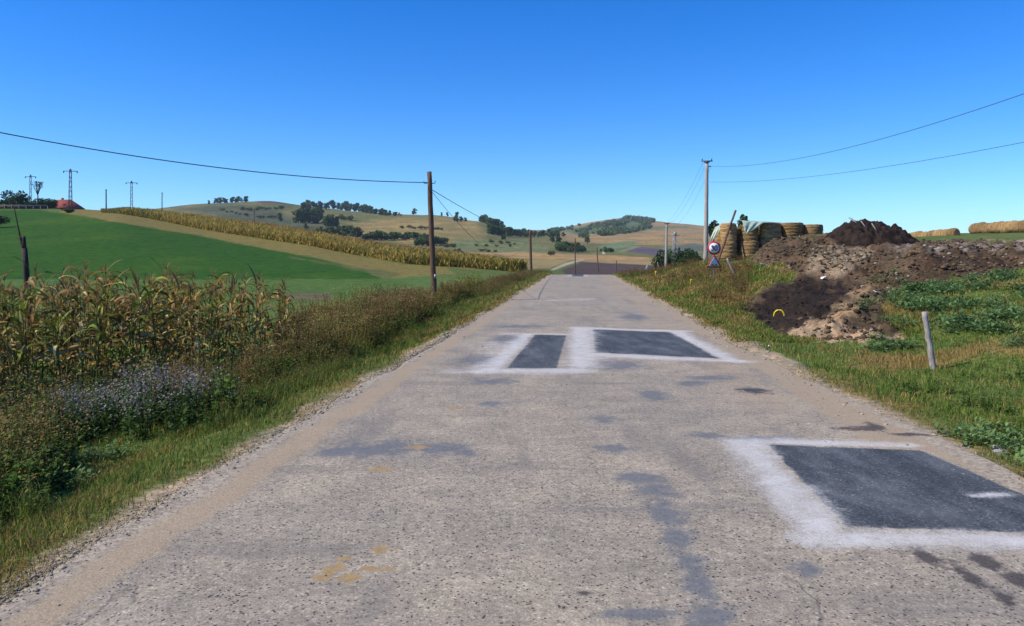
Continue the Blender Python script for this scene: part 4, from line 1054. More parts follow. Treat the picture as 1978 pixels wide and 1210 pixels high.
def leaf_quads(pos, size, r, col, droop=.4):
    """small folded leaves: 4 verts, 2 tris"""
    n = len(pos); a = r.uniform(0, 6.283, n); el = r.uniform(-droop, .9, n)
    d = np.stack([np.cos(a) * np.cos(el), np.sin(a) * np.cos(el), np.sin(el)], 1); s = np.stack([-np.sin(a), np.cos(a), r.uniform(-.4, .4, n)], 1)
    L = size[:, None]
    V = np.stack([pos, pos + d * L * .5 + s * L * .26, pos + d * L, pos + d * L * .5 - s * L * .26], 1)
    V[:, 1, 2] += .06 * size; V[:, 3, 2] += .06 * size
    T = np.array([(0, 1, 2), (0, 2, 3)])[None] + (np.arange(n) * 4)[:, None, None]
    return V.reshape(-1, 3), T.reshape(-1, 3), np.repeat(col[:, None], 4, 1).reshape(-1, 3)
def clump_weed(seed, c0, c1, stems=7, h=(.45, .95), ls=(.04, .09), nleaf=22, heads=None, spread=.12, nh=14):
    r = np.random.default_rng(seed); g = Geo()
    for i in range(stems):
        hh = r.uniform(*h); b = np.array([r.normal(0, spread), r.normal(0, spread), 0]); tip = b + np.array([r.normal(0, .16), r.normal(0, .16), 1]) * hh
        t = np.linspace(0, 1, 4)[:, None]; pts = b * (1 - t) + tip * t; pts[1:3, :2] += r.normal(0, .02, (2, 2))
        V, T = tube(pts, np.linspace(.006, .0025, 4), 3, False); g.add(V, T, np.array(c0) * .8 + np.array((.04, .02, .005)))
        tt = r.uniform(.1, 1, nleaf)[:, None]; p = b * (1 - tt) + tip * tt
        u = r.uniform(0, 1, (nleaf, 1)); col = np.array(c0) * (1 - u) + np.array(c1) * u
        g.add(*leaf_quads(p, r.uniform(*ls, nleaf) * (1.25 - .7 * tt[:, 0]), r, col))
        if heads is not None:
            hp = tip + r.normal(0, 1, (nh, 3)) * np.array([.06, .06, .07]); g.add(*leaf_quads(hp, r.uniform(.02, .042, nh), r, np.tile(heads, (nh, 1)) * r.uniform(.7, 1.25, (nh, 1)), .9))
    return g.arrays()
def roadside_weeds():
    r = np.random.default_rng(17)
    kinds = [clump_dry(1), clump_dry(2),
             clump_weed(3, (.06, .105, .02), (.14, .2, .045), heads=(.26, .19, .08)), clump_weed(4, (.05, .09, .025), (.11, .165, .045), heads=(.22, .14, .07)),
             clump_weed(5, (.15, .115, .04), (.25, .18, .07), heads=(.27, .17, .09)), clump_weed(6, (.055, .115, .02), (.13, .23, .045), 9, (.25, .55), (.06, .12), 18),
             clump_weed(7, (.17, .12, .05), (.28, .2, .09), 7, (.5, 1.0), (.03, .06), 22, (.24, .16, .08)), clump_weed(8, (.05, .12, .025), (.11, .21, .04), 5, (.3, .7), (.07, .15), 14),
             clump_weed(9, (.1, .13, .03), (.2, .22, .06), 12, (.5, 1.0), (.03, .07), 22, (.3, .26, .1)), clump_green(10), clump_green(11)]
    g = Geo()
    def scat(n, omin, omax, y0, y1, ks, hs, f=None):
        Y = np.exp(r.uniform(math.log(y0), math.log(y1), n)); o = r.uniform(omin, omax, n); X = o + ROADK * Y
        px = CX + F * X / Y; keep = (px > -420) & (px < 2300)
        if f is not None: keep &= f(X, Y, o, px)
        X, Y, o = X[keep], Y[keep], o[keep]; m = len(X)
        if m == 0: return
        z = H(X, Y); kk = r.integers(0, len(ks), m)
        patchy = fbm(X / 1.8, Y / 3.0, 47, 3)
        kk = np.clip((patchy * 1.9 - .45 + r.normal(0, .22, m)) * len(ks), 0, len(ks) - 1).astype(int)
        for q, ki in enumerate(ks):
            s = kk == q
            if s.sum():
                sc = r.uniform(*hs, s.sum()) * (.6 + .8 * fbm(X[s] / 1.1, Y[s] / 1.5, 53, 2))
                sc = np.stack([sc * np.clip(Y[s] / 14, 1, 1.8), sc * np.clip(Y[s] / 14, 1, 1.8), sc], 1)
                g.add(*scatter(kinds[ki], np.stack([X, Y, z - .02], 1)[s], sc, r.uniform(0, 6.3, s.sum()), r.uniform(.45, 1.15, (s.sum(), 1)) * np.array([[1, 1, 1]])))
    # low and green beside the verge, tall and mixed towards the corn
    aster_bed = lambda X, Y, o, px: ~((px > 90) & (px < 420) & (Y > 5.6) & (Y < 9.6))
    scat(560, -6.4, -4.6, 6, 34, [5, 3, 2, 9, 8, 6, 4, 7], (.5, .9), aster_bed)
    scat(900, -8.5, -4.8, 13.5, 34, [8, 2, 6, 9, 8, 3, 0, 6, 4], (.4, .95), lambda X, Y, o, px: px > 540)
    scat(800, -4.7, -3.6, 4.6, 40, [5, 9, 7, 10, 2], (.25, .5), aster_bed)
    scat(900, -7.5, -3.9, 32, 110, [9, 8, 2, 4, 6, 3, 5], (.4, .8))
    scat(620, -6.4, -3.95, 4.0, 9, [7, 5, 7, 5, 7, 2], (.6, 1.05), aster_bed)
    scat(330, -9.5, -5.6, 7, 15, [3, 9, 2, 6, 10, 5], (.45, .75), lambda X, Y, o, px: (px < 560) & (Y < 10.3 + px / 140) & aster_bed(X, Y, o, px))
    # right bank: shorter, patchy
    scat(420, 4.4, 10.5, 19, 60, [0, 4, 2, 6], (.3, .6), lambda X, Y, o, px: px < 1450)
    scat(160, 5.5, 11, 19, 44, [4, 6, 0], (.5, .8), lambda X, Y, o, px: px < 1440)
    scat(300, 3.7, 9.5, 62, 98, [2, 0, 5], (.4, .8), lambda X, Y, o, px: px > 1195)
    scat(240, 4.0, 6.2, 6.0, 11, [7, 5], (.22, .42), lambda X, Y, o, px: fbm(X / .7, Y / .8, 81, 2) > .5)
    tag(link('roadside_weeds', g.mesh('roadside_weeds', M_LEAF)), 'tangle of tall brown and green weeds along the verges', 'weeds', kind='stuff')
roadside_weeds()

# ------------------------------------------------------------------ asters, leafy weeds and green shrubs by the road
def place_meshes(name, meshes, spots, label, cat, group, hscale=(1, 1)):
    r = np.random.default_rng(len(spots) + 3)
    for i, (X, Y, s) in enumerate(spots):
        o = link(name, meshes[i % len(meshes)], None, (X, Y, hz(X, Y) - .02)); o.rotation_euler = (0, 0, r.uniform(0, 6.3)); o.scale = (s, s, s * r.uniform(*hscale))
        tag(o, label, cat, group)
def arr_mesh(name, arr, mat): return mesh_np(name, arr[0], arr[1], mat, {'col': arr[2]})
def aster(seed): return arr_mesh('aster_plant', clump_weed(seed, (.03, .075, .02), (.07, .13, .035), 16, (.35, .62), (.05, .1), 26, (.28, .27, .33), .2, 18), M_LEAF)
AST = [aster(s) for s in (61, 62, 63)]
spots = []
for px, py in ((150, 812), (190, 795), (225, 800), (255, 780), (285, 775), (290, 805), (325, 770), (350, 778), (235, 765), (370, 790), (120, 830), (300, 760)):
    X, Y, z = ground(px, py + 40, 4); spots.append((X, Y, 1.0))
place_meshes('aster_plant', AST, spots, 'bushy aster plant with pale lilac flowers at the left verge', 'wildflower', 'lilac asters on the left verge', (.85, 1.15))
def burdock(seed):
    r = np.random.default_rng(seed); g = Geo(); n = 90
    a = r.uniform(0, 6.28, n); rad = .36 * r.uniform(0, 1, n) ** .7; pos = np.stack([rad * np.cos(a), rad * np.sin(a), r.uniform(.02, .3, n) * (1 - rad)], 1)
    u = r.uniform(0, 1, (n, 1)); g.add(*leaf_quads(pos, r.uniform(.05, .14, n), r, np.array((.075, .15, .05)) * (1 - u) + np.array((.17, .28, .12)) * u, .2))
    V, T, C = g.arrays(); k = len(V)          # leaf stalks join every leaf to the root
    V = np.vstack([V, [[-.006, 0, 0], [.006, 0, 0]]]); C = np.vstack([C, [[.06, .1, .04]] * 2])
    T = np.vstack([T, [(k, k + 1, 4 * i) for i in range(n)]])
    return arr_mesh('leafy_weed', (V, T, C), M_LEAF)
BUR = [burdock(s) for s in (71, 72, 73, 74)]
rb = np.random.default_rng(77); spots = []
LEAFY = [(1700,585),(1760,555),(1830,550),(1900,535),(2000,530),(2000,640),(1920,645),(1840,640),(1780,620)]
tries = 0
while len(spots) < 170 and tries < 5000:
    tries += 1
    px, py = rb.uniform(1650, 2000), rb.uniform(530, 680)
    ins = poly_sdf(np.array([px]), np.array([py]), LEAFY)[0]
    if ins > 0 and rb.uniform() > .08: continue
    if fbm(np.array([px / 45]), np.array([py / 18]), 13, 3)[0] < .5: continue
    X, Y, z = ground(px, py, 10); spots.append((X, Y, rb.uniform(.45, 1.15)))
place_meshes('leafy_weed', BUR, spots, 'low broad leaved green weed on the slope below the soil bank', 'weed', 'broad leaved weeds on the right slope', (.6, 1.1))
spots = []
for px, py in ((1875, 850), (1900, 838), (1925, 860), (1945, 845), (1965, 880), (1890, 862), (1960, 860), (1985, 900), (1850, 845)):
    X, Y, z = ground(px, py, 5); spots.append((X, Y, .55))
place_meshes('leafy_weed', BUR, spots, 'lush leafy green weed at the right road edge above the stones', 'weed', 'lush weeds by the right road edge')
spots = []
for px, py in ((40, 960), (80, 930), (130, 905), (25, 900), (180, 890), (430, 800), (450, 815), (420, 815), (230, 885), (75, 900), (150, 935)):
    X, Y, z = ground(px, py, 3.5); spots.append((X, Y, .6 if px < 400 else .5))
place_meshes('leafy_weed', BUR, spots, 'leafy green weed in the short grass at the left road edge', 'weed', 'leafy weeds by the left road edge')

# ------------------------------------------------------------------ corn
def corn_parts(seed, dryness):
    r = np.random.default_rng(seed); h = r.uniform(1.55, 2.0); g = Geo()
    t = np.linspace(0, 1, 7)[:, None]; pts = t * np.array([r.normal(0, .06), r.normal(0, .06), h]); pts[1:-1, :2] += r.normal(0, .015, (5, 2))
    V, T = tube(pts, np.linspace(.014, .005, 7), 6); st = Geo(); st.add(V, T, (.26, .19, .07) if dryness > .5 else (.16, .17, .05))
    nl = r.integers(11, 15); a0 = r.uniform(0, 6.28)
    for i in range(nl):
        tt = .12 + .86 * i / nl; b = np.array([np.interp(tt, t[:, 0], pts[:, k]) for k in range(3)])
        a = a0 + i * math.pi + r.normal(0, .6); L = r.uniform(.3, .68) * (1.15 - .5 * abs(tt - .5)); up = r.uniform(.75, 1.35) if tt < .75 else r.uniform(1.15, 1.5)
        dr = r.uniform(.5, 3.6) * (1.0 if dryness > .3 else .7)
        n = 9; s = np.linspace(0, 1, n); ang = up - dr * s ** 1.3
        dx = np.cumsum(np.cos(ang)) * L / n; dz = np.cumsum(np.sin(ang)) * L / n
        wd = (.018 + .016 * r.uniform()) * np.sin(np.clip(s * .93 + .09, 0, 1) * np.pi) ** .7; tw = r.normal(0, .8) * s + r.normal(0, .3)
        cx, cy = math.cos(a), math.sin(a)
        ctr = np.stack([b[0] + cx * dx, b[1] + cy * dx, b[2] + dz], 1)
        side = np.stack([-cy * np.cos(tw), cx * np.cos(tw), np.sin(tw)], 1)
        crv = np.stack([0 * s, 0 * s, wd * .5], 1)
        V = np.stack([ctr - side * wd[:, None] + crv, ctr, ctr + side * wd[:, None] + crv], 1).reshape(-1, 3)
        T = []
        for k in range(n - 1):
            for m in (0, 1): p = k * 3 + m; T += [(p, p + 1, p + 4), (p, p + 4, p + 3)]
        if r.uniform() < dryness: c = [(.38, .26, .1), (.27, .15, .055), (.52, .41, .22), (.3, .2, .06)][r.integers(0, 4)]
        else: c = [(.12, .18, .03), (.2, .25, .05), (.3, .29, .07)][r.integers(0, 3)]
        g.add(V, np.array(T), np.clip(np.array(c) * r.choice([.4, .55, .7, .85, 1.0, 1.4]), 0, .7))
    # tassel
    tip = pts[-1]; n = 9
    tas = blades(np.tile(tip, (n, 1)) + r.normal(0, .004, (n, 3)), r.uniform(.14, .26, n), np.full(n, .006), r.uniform(.2, .9, n), np.tile((.26, .17, .08), (n, 1)), seed)
    # ear in its husk
    zc = h * r.uniform(.42, .58); aa = r.uniform(0, 6.28); d = np.array([math.cos(aa), math.sin(aa), .2 if dryness > .5 else 1.2]); d /= np.linalg.norm(d)
    ep = np.array([np.interp(zc / h, t[:, 0], pts[:, k]) for k in range(3)])
    V, T = tube(ep + np.outer([0, .06, .13, .2, .24], d), [.012, .03, .034, .022, .006], 7); eg = Geo(); eg.add(V, T, (.38, .3, .15))
    return st.mesh('stalk', M_LEAF, True), g.mesh('leaves', M_LEAF, True), mesh_np('tassel', tas[0], tas[1], M_LEAF, {'col': tas[2]}), eg.mesh('ear', M_LEAF, True)
def corn():
    r = np.random.default_rng(23); protos = []
    for k in range(14):
        e = empty('corn_plant', (0, 0, 0)); a, b, c, d = corn_parts(300 + k, [.85, .6, .45, .8, .25, .6, .7][k % 7])
        link('stalk', a, e); link('leaves', b, e); link('tassel', c, e); link('ear', d, e)
        tag(e, 'dried corn plant with drooping brown and green leaves left of the road', 'corn plant', 'corn plants at the left roadside'); protos.append(e)
    used = set(); n = 0
    rowv = np.array([.235, .972])                # rows run at a slight angle to the road
    spots = []
    for row in range(7):
        for j in range(60):
            px = -230 + j * 13.6 + r.normal(0, 4)
            if px > 566: continue
            Y = 11.0 + max(px, -230) / 560 * 4.2 + row * .72 + r.normal(0, .1)
            if px > 530 and row > 3: continue
            if r.uniform() < .14 + .3 * (vnoise(np.array([px / 45.0]), np.array([row * .4]), 3)[0] < .32): continue
            spots.append(((px - CX) / F * Y, Y, row))
    spots.sort(key=lambda s: s[1])
    for (X, Y, row) in spots[:296]:
        k = int(r.integers(0, 14)); z = hz(X, Y) - .02; s = float(r.uniform(.74, 1.02)) * (1.12 if r.uniform() < .12 else 1); rz = float(r.uniform(0, 6.28))
        if k not in used:
            o = protos[k]; o.location = (X, Y, z); o.rotation_euler = (0, 0, rz); o.scale = (s, s, s); used.add(k)
        else: o = dup(protos[k], (X, Y, z), rz, s)
        o.rotation_euler = (float(r.normal(0, .05)), float(r.normal(0, .05)), rz)
corn()
def corn_field():
    """the distant strip of ripening corn"""
    r = np.random.default_rng(29); g = Geo(); n = 90000
    px = r.uniform(195, 1015, n)
    kx = [150, 230, 400, 520, 600, 700, 780, 850, 930, 1000, 1030]
    y0 = np.interp(px, kx, [205, 195, 174, 157, 147, 138, 121, 119, 116, 112, 114]); y1 = np.interp(px, kx, [215, 240, 232, 222, 212, 197, 177, 167, 155, 128, 118])
    px = px[r.uniform(0, 1, n) < smooth(190, 250, px + 24 * vnoise(px / 9, px * 0, 4))]; n = len(px)
    y0 = np.interp(px, kx, [205, 195, 174, 157, 147, 138, 121, 119, 116, 112, 114]); y1 = np.interp(px, kx, [215, 240, 232, 222, 212, 197, 177, 167, 155, 128, 118])
    f = r.uniform(0, 1, n) ** 1.15; Y = y0 + (y1 - y0) * f; X = (px - CX) / F * Y; z = H(X, Y)
    brown = f > np.interp(px, [200, 500, 1000], [.8, .62, .55]) + r.normal(0, .02, n)
    u = r.uniform(0, 1, (n, 1)); yel = np.array((.24, .2, .04)) * (1 - u) + np.array((.5, .37, .11)) * u; br = np.array((.2, .125, .05)) * (1 - u) + np.array((.34, .22, .1)) * u
    col = np.where(brown[:, None], br, yel)
    grn = (r.uniform(0, 1, n) < np.interp(px, [200, 260, 330, 700, 900], [.7, .6, .25, .25, .4])) & ~brown; col[grn] = np.array((.1, .12, .025)) * r.uniform(.7, 1.5, (grn.sum(), 1))
    end = .45 + .55 * smooth(200, 265, px); lift = r.uniform(0, 1.15, n) * end; hgt = r.uniform(.6, 1.1, n) * np.where(brown, .95, 1.0) * (.5 + 1.0 * fbm(X / 2.2, Y / 3, 66, 4)) * end
    g.add(*blades(np.stack([X, Y, z - .05 + lift], 1), hgt, r.uniform(.05, .12, n), r.uniform(.2, 1.1, n), col, 3))
    tag(link('corn_field', g.mesh('corn_field', M_GRASS)), 'long strip of ripe yellow corn running up the left ridge', 'corn field', kind='stuff')
corn_field()

# ------------------------------------------------------------------ trees and bushes
def crown_arrays(r, blobs, n, size, c0, c1):
    """leaf clumps spread over and through a set of ellipsoid lobes"""
    g = Geo(); vol = np.array([b[3] * b[4] * b[5] for b in blobs]) ** .7; ks = r.choice(len(blobs), n, p=vol / vol.sum())
    B = np.array(blobs)[ks]; d = r.normal(0, 1, (n, 3)); d /= np.linalg.norm(d, axis=1)[:, None]
    rad = r.uniform(.45, 1.08, n) ** .6
    p = B[:, :3] + d * B[:, 3:6] * rad[:, None]
    u = r.uniform(0, 1, (n, 1)); lob = r.uniform(.75, 1.2, len(blobs))[ks][:, None]
    col = (np.array(c0) * (1 - u) + np.array(c1) * u) * lob
    s = size * r.uniform(.5, 1.3, n); a = r.normal(0, 1, (n, 3)) * .8 + d * .6; a /= np.linalg.norm(a, axis=1)[:, None]
    e1 = np.cross(a, r.normal(0, 1, (n, 3))); e1 /= np.linalg.norm(e1, axis=1)[:, None] + 1e-9; e2 = np.cross(a, e1)
    V = np.stack([p + e1 * s[:, None], p + e2 * s[:, None] * .8 + a * s[:, None] * .25, p - e1 * s[:, None], p - e2 * s[:, None] * .8 + a * s[:, None] * .25], 1)
    T = np.array([(0, 1, 2), (0, 2, 3)])[None] + (np.arange(n) * 4)[:, None, None]
    g.add(V.reshape(-1, 3), T.reshape(-1, 3), np.repeat(col[:, None], 4, 1).reshape(-1, 3)); return g
def tree_mesh(seed, n=520, size=.06, kind='round', c0=(.045, .085, .022), c1=(.1, .155, .05), name='tree'):
    """unit tree 1 m tall, crown and tapered trunk with limbs in one mesh"""
    r = np.random.default_rng(seed); bl = []
    if kind == 'round':
        for i in range(9): a = r.uniform(0, 6.28); q = r.uniform(0, .24); bl.append((q * math.cos(a), q * math.sin(a), [.2, .26, .32, .4, .5, .6, .68, .76, .84][i], r.uniform(.13, .22), r.uniform(.13, .22), r.uniform(.12, .19)))
    elif kind == 'bush':
        for i in range(8): a = r.uniform(0, 6.28); q = r.uniform(0, .5); bl.append((q * math.cos(a), q * math.sin(a), r.uniform(.25, .68), r.uniform(.2, .4), r.uniform(.2, .4), r.uniform(.18, .3)))
    elif kind == 'tall':
        for i in range(9): a = r.uniform(0, 6.28); q = r.uniform(0, .1); bl.append((q * math.cos(a), q * math.sin(a), .25 + .65 * i / 8, r.uniform(.09, .16), r.uniform(.09, .16), r.uniform(.08, .14)))
    g = crown_arrays(r, bl, n, size, c0, c1)
    if kind != 'bush':
        V, T = tube(np.array([[0, 0, -.05], [.01, 0, .2], [0, .01, .45], [.01, .01, .7]]), [.028, .022, .016, .006], 6); g.add(V, T, (.06, .045, .03))
        for b in bl[:6]:
            V, T = tube(np.array([[0, 0, .3], [b[0] * .5, b[1] * .5, .3 + (b[2] - .3) * .6], [b[0], b[1], b[2]]]), [.012, .008, .003], 4); g.add(V, T, (.06, .045, .03))
    else:
        for b in bl[:6]:
            V, T = tube(np.array([[0, 0, -.05], [b[0] * .6, b[1] * .6, b[2] * .5], [b[0], b[1], b[2]]]), [.02, .012, .005], 4); g.add(V, T, (.06, .045, .03))
    return g.mesh(name, M_TREE)
TR = [tree_mesh(100 + i, 560, .062) for i in range(5)]
TT_ = [tree_mesh(110 + i, 420, .05, 'tall') for i in range(3)]
BU = [tree_mesh(120 + i, 520, .085, 'bush', name='bush') for i in range(4)]
BUP = [tree_mesh(130 + i, 420, .085, 'bush', (.085, .1, .04), (.15, .16, .06), 'bush') for i in range(3)]
rt = np.random.default_rng(41)
def plant(meshes, px, py, hpx, label, group, name='tree', cat='tree', ymin=330, wide=1.0, jit=0):
    px += rt.normal(0, jit); X, Y, z = ground(px, py, ymin)
    h = hpx * Y / F * rt.uniform(.65, 1.25)
    o = link(name, meshes[int(rt.integers(0, len(meshes)))], None, (X, Y, z - .02 * h)); o.scale = (h * wide * rt.uniform(.9, 1.2), h * wide * rt.uniform(.9, 1.2), h)
    o.rotation_euler = (0, 0, rt.uniform(0, 6.28)); return tag(o, label, cat, group)
def along(meshes, pts, n, hpx, label, group, wide=1.0, jit=1.5, **kw):
    q = np.array(pts, float)
    for i in range(n):
        t = (i + .5) / n * (len(q) - 1); px = np.interp(t, range(len(q)), q[:, 0]); py = np.interp(t, range(len(q)), q[:, 1]); h = np.interp(t, range(len(q)), np.broadcast_to(hpx, len(q)) if np.ndim(hpx) == 0 else hpx)
        plant(meshes, px, py + rt.normal(0, .5), h, label, group, wide=wide, jit=jit, **kw)
L_ = 'trees on the left hill'
along(TR, [(412, 394), (475, 390)], 11, 10, 'small dark tree in the row on the far left hilltop', 'trees on the far left hilltop', 1.3, ymin=700)
plant(TR, 404, 395, 9, 'lone small tree at the left end of the hilltop row', None, ymin=700)
along(TR, [(584, 404), (605, 404), (645, 404)], 12, [12, 17, 15], 'dark tree in the clump on the ridge of the left hill', 'trees on the ridge left clump', 1.15, ymin=600)
along(TR, [(652, 405), (700, 411), (740, 416), (778, 418)], 26, [17, 16, 12, 6], 'dark tree in the long sloping treeline on the left hill ridge', 'trees of the sloping ridge line', 1.15, ymin=600)
along(TR, [(574, 431), (596, 430), (618, 432)], 9, 26, 'big dark tree in the left clump on the hillside', 'trees in the left hillside clump', 1.2, ymin=450)
along(TR, [(628, 437), (652, 438)], 6, 20, 'dark tree in the smaller clump on the hillside', 'trees in the smaller hillside clump', 1.15, ymin=450)
plant(TR, 541, 428, 16, 'single dark tree left of the hillside clumps', None, ymin=450)
plant(TR, 591, 443, 12, 'small round tree below the hillside clumps', None, ymin=400)
along(TR, [(612, 452), (650, 455), (698, 458)], 15, [10, 20, 18], 'green tree in the dip behind the corn strip', 'trees in the dip behind the corn', 1.3, ymin=330)
along(BU, [(700, 464), (760, 464), (830, 460)], 20, [16, 18, 12], 'green bushy tree in the hedge along the hill foot', 'hedge trees at the hill foot', 1.0, ymin=330)
along(BU, [(800, 476), (858, 474)], 9, 18, 'bright green bush just behind the near wooden pole', 'bushes behind the near wooden pole', .8, ymin=320)
along(BUP, [(462, 408), (545, 404)], 9, 7, 'greyish scrub bush high on the left hillside', 'scrub high on the left hillside', 1.2, ymin=500, name='bush', cat='bush')
along(BUP, [(496, 422), (535, 421)], 7, 7, 'greyish scrub bush midway on the left hillside', 'scrub midway on the left hillside', 1.2, ymin=450, name='bush', cat='bush')
along(BUP, [(425, 408), (450, 412), (480, 418)], 6, 6, 'low scrub bush above the upper corn strip', 'scrub above the corn strip', 1.3, ymin=400, name='bush', cat='bush')
along(BUP, [(655, 424), (678, 426)], 5, 10, 'pale scrub bush right of the hillside clumps', 'scrub right of the hillside clumps', 1.1, ymin=450, name='bush', cat='bush')
along(BUP, [(775, 442), (860, 445)], 10, 7, 'scrub bush on the golden slope behind the near pole', 'scrub on the golden slope', 1.2, ymin=400, name='bush', cat='bush')
for px, py, h in ((800, 415, 11), (853, 418, 9), (864, 418, 9), (882, 424, 14)): plant(TR, px, py, h, 'lone tree standing out on the skyline of the golden slope', 'lone skyline trees', ymin=500)
along(TR, [(876, 428), (900, 428)], 6, [10, 8], 'small tree in the skyline scrub right of the near pole', 'skyline scrub trees', 1.2, ymin=450)
along(TR, [(928, 424), (945, 436), (972, 444)], 20, [12, 15, 13], 'dark tree on the wooded shoulder left of the valley', 'trees on the wooded shoulder', 1.15, ymin=450)
along(TR, [(944, 452), (980, 456), (1020, 458), (1090, 457)], 34, [16, 16, 13, 12], 'dark tree in the wood across the valley head', 'trees across the valley head', 1.2, ymin=450)
along(TR, [(970, 464), (975, 462)], 3, 13, 'dark bushy tree below the valley wood', 'bushy trees below the valley wood', 1.0, ymin=400)
along(BU, [(1078, 486), (1100, 487), (1130, 488)], 10, [18, 22, 14], 'dark green bush in the thicket above the ploughed field', 'thicket above the ploughed field', .8, ymin=330)
plant(TR, 1066, 468, 20, 'tree left of the thicket above the ploughed field', None, ymin=400)
plant(TR, 1079, 484, 26, 'tall tree at the left of the thicket', None, ymin=330)
plant(TT_, 1134, 472, 18, 'dark upright tree right of the thicket', None, wide=1.6, ymin=400)
along(BU, [(1160, 487), (1180, 489)], 4, 9, 'small green bush by the pale track on the right hillside', 'bushes by the pale hillside track', 1.1, ymin=330, name='bush', cat='bush')
plant(BUP, 1064, 494, 10, 'dry brownish bush in the golden field below the thicket', None, 'bush', 'bush', ymin=250, wide=1.2)
for (a, b) in (((875, 487), (890, 488)), ((930, 486), (955, 488)), ((862, 478), (880, 478)), ((905, 476), (990, 478)), ((940, 470), (1000, 474))):
    along(BUP, [a, b], 4, 7, 'low scrub bush scattered on the lower slope left of the road crest', 'scrub on the lower slope', 1.2, jit=5, ymin=280, name='bush', cat='bush')
def forest():
    r = np.random.default_rng(43); g = Geo(); protos = [crown_arrays(np.random.default_rng(s), [(0, 0, .45, .45, .45, .45), (.3, .1, .35, .35, .35, .35), (-.3, 0, .4, .35, .35, .35)], 60, .17, (.06, .1, .035), (.11, .16, .06)).arrays() for s in (1, 2, 3)]
    for poly, n, hh in (([(1085,448),(1150,435),(1215,422),(1262,428),(1250,440),(1190,448),(1120,457)], 300, (4, 8)), ([(1120,456),(1190,447),(1255,437),(1262,441),(1200,454),(1120,460)], 170, (4, 8)), ([(1060,447),(1120,436),(1122,440),(1066,451)], 60, (5, 8)), ([(1200,424),(1225,420),(1265,427),(1260,431)], 90, (6, 10))):
        P_ = []; 
        while len(P_) < n:
            px, py = r.uniform(1050, 1270), r.uniform(418, 462)
            if poly_sdf(np.array([px]), np.array([py]), poly)[0] > 0: continue
            if fbm(np.array([px / 26]), np.array([py / 7]), 19, 3)[0] < .5: continue
            P_.append(ground(px, py, 600))
        P_ = np.array(P_); s = r.uniform(*hh, n)
        for k in range(3):
            m = np.arange(n) % 3 == k; g.add(*scatter(protos[k], P_[m], s[m], r.uniform(0, 6.3, m.sum()), r.uniform(.7, 1.2, (m.sum(), 1)) * np.ones((1, 3))))
    tag(link('forest', g.mesh('forest', M_TREE)), 'dark wood covering the top of the distant right hill', 'forest', kind='stuff')
forest()
# nearer trees and bushes
along(BU, [(1272, 524), (1298, 527), (1325, 522), (1345, 514)], 7, [34, 46, 40, 28], 'big dark green bush in the hedge behind the concrete pole', 'hedge behind the concrete pole', .75, ymin=100, ymax=None) if False else None
def near_plant(meshes, px, Y, pyt, w_px, label, group=None, name='bush', cat='bush'):
    X = (px - CX) / F * Y; z = hz(X, Y); h = max(P(px, pyt, Y).z - z, .3)
    o = link(name, meshes[int(rt.integers(0, len(meshes)))], None, (X, Y, z - .07 * h)); ww = w_px * Y / F / 1.3; o.scale = (ww, ww, h * 1.05); o.rotation_euler = (0, 0, rt.uniform(0, 6.28))
    return tag(o, label, cat, group)
HB = [tree_mesh(140 + i, 1500, .05, 'bush', (.02, .048, .014), (.05, .09, .026), 'bush') for i in range(3)]
HT = [tree_mesh(150 + i, 1300, .04, 'round', (.028, .06, .024), (.06, .1, .04)) for i in range(2)]
for px, top, wpx in ((1271, 500, 22), (1280, 488, 34), (1294, 478, 40), (1303, 480, 44), (1316, 476, 44), (1330, 478, 40), (1345, 488, 34), (1356, 494, 28)):
    near_plant(HB, px, 152 + rt.uniform(-3, 3), top, wpx * 1.1, 'big dark green bush in the hedge behind the concrete pole', 'hedge behind the concrete pole')
near_plant(HT, 1388, 88, 427, 84, 'dark tree behind the left end of the bale stack', None, 'tree', 'tree')
near_plant(HT, 1440, 86, 416, 84, 'tree crown peeking over the top of the bale stack', None, 'tree', 'tree')
near_plant(HB, 1362, 130, 446, 14, 'dark bush just left of the tall concrete pole foot', None)
near_plant(HB, -8, 150, 410, 40, 'dark bush cut by the left picture edge above the green field')
near_plant(HB, 132, 196, 402, 26, 'small dark bush at the foot of the tallest lattice mast')
for px, top, wpx in ((8, 378, 40), (34, 366, 46), (60, 384, 36), (84, 381, 34), (98, 382, 30), (-30, 370, 60), (22, 384, 40)):
    near_plant(HB + BUP, px, 232 + rt.uniform(-4, 8), top, wpx, 'dark hedge bush on the skyline left of the red roofed house', 'hedge left of the house')
def bare_tree():
    """thin crowned young tree beside the house"""
    Y = 228.0; X = (73 - CX) / F * Y; z = hz(X, Y); h = P(73, 347, Y).z - z
    r = np.random.default_rng(3); e = empty('tree', (X, Y, z)); g = Geo()
    V, T = tube(np.array([[0, 0, -.2], [.05, 0, h * .3], [0, 0, h * .5]]), [.22, .17, .13], 7); g.add(V, T, (.05, .04, .035))
    tips = []
    for i in range(15):
        a = r.uniform(0, 6.28); q = r.uniform(.4, 2.1); zz = h * r.uniform(.72, 1.0); pts = np.array([[0, 0, h * .45], [q * .5 * math.cos(a), q * .5 * math.sin(a), h * .45 + (zz - h * .45) * .55], [q * math.cos(a), q * math.sin(a), zz]])
        V, T = tube(pts, [.09, .06, .02], 4); g.add(V, T, (.05, .04, .035)); tips.append(pts[2]); tips.append((pts[1] + pts[2]) / 2)
    link('trunk', g.mesh('trunk', M_TREE), e)
    bl = [(t[0], t[1], t[2] - .1, .4, .4, .45) for t in tips]
    link('crown', crown_arrays(r, bl, 260, .16, (.04, .055, .03), (.08, .1, .05)).mesh('crown', M_TREE), e)
    tag(e, 'small sparse tree with visible branches left of the red roofed house', 'tree')
bare_tree()
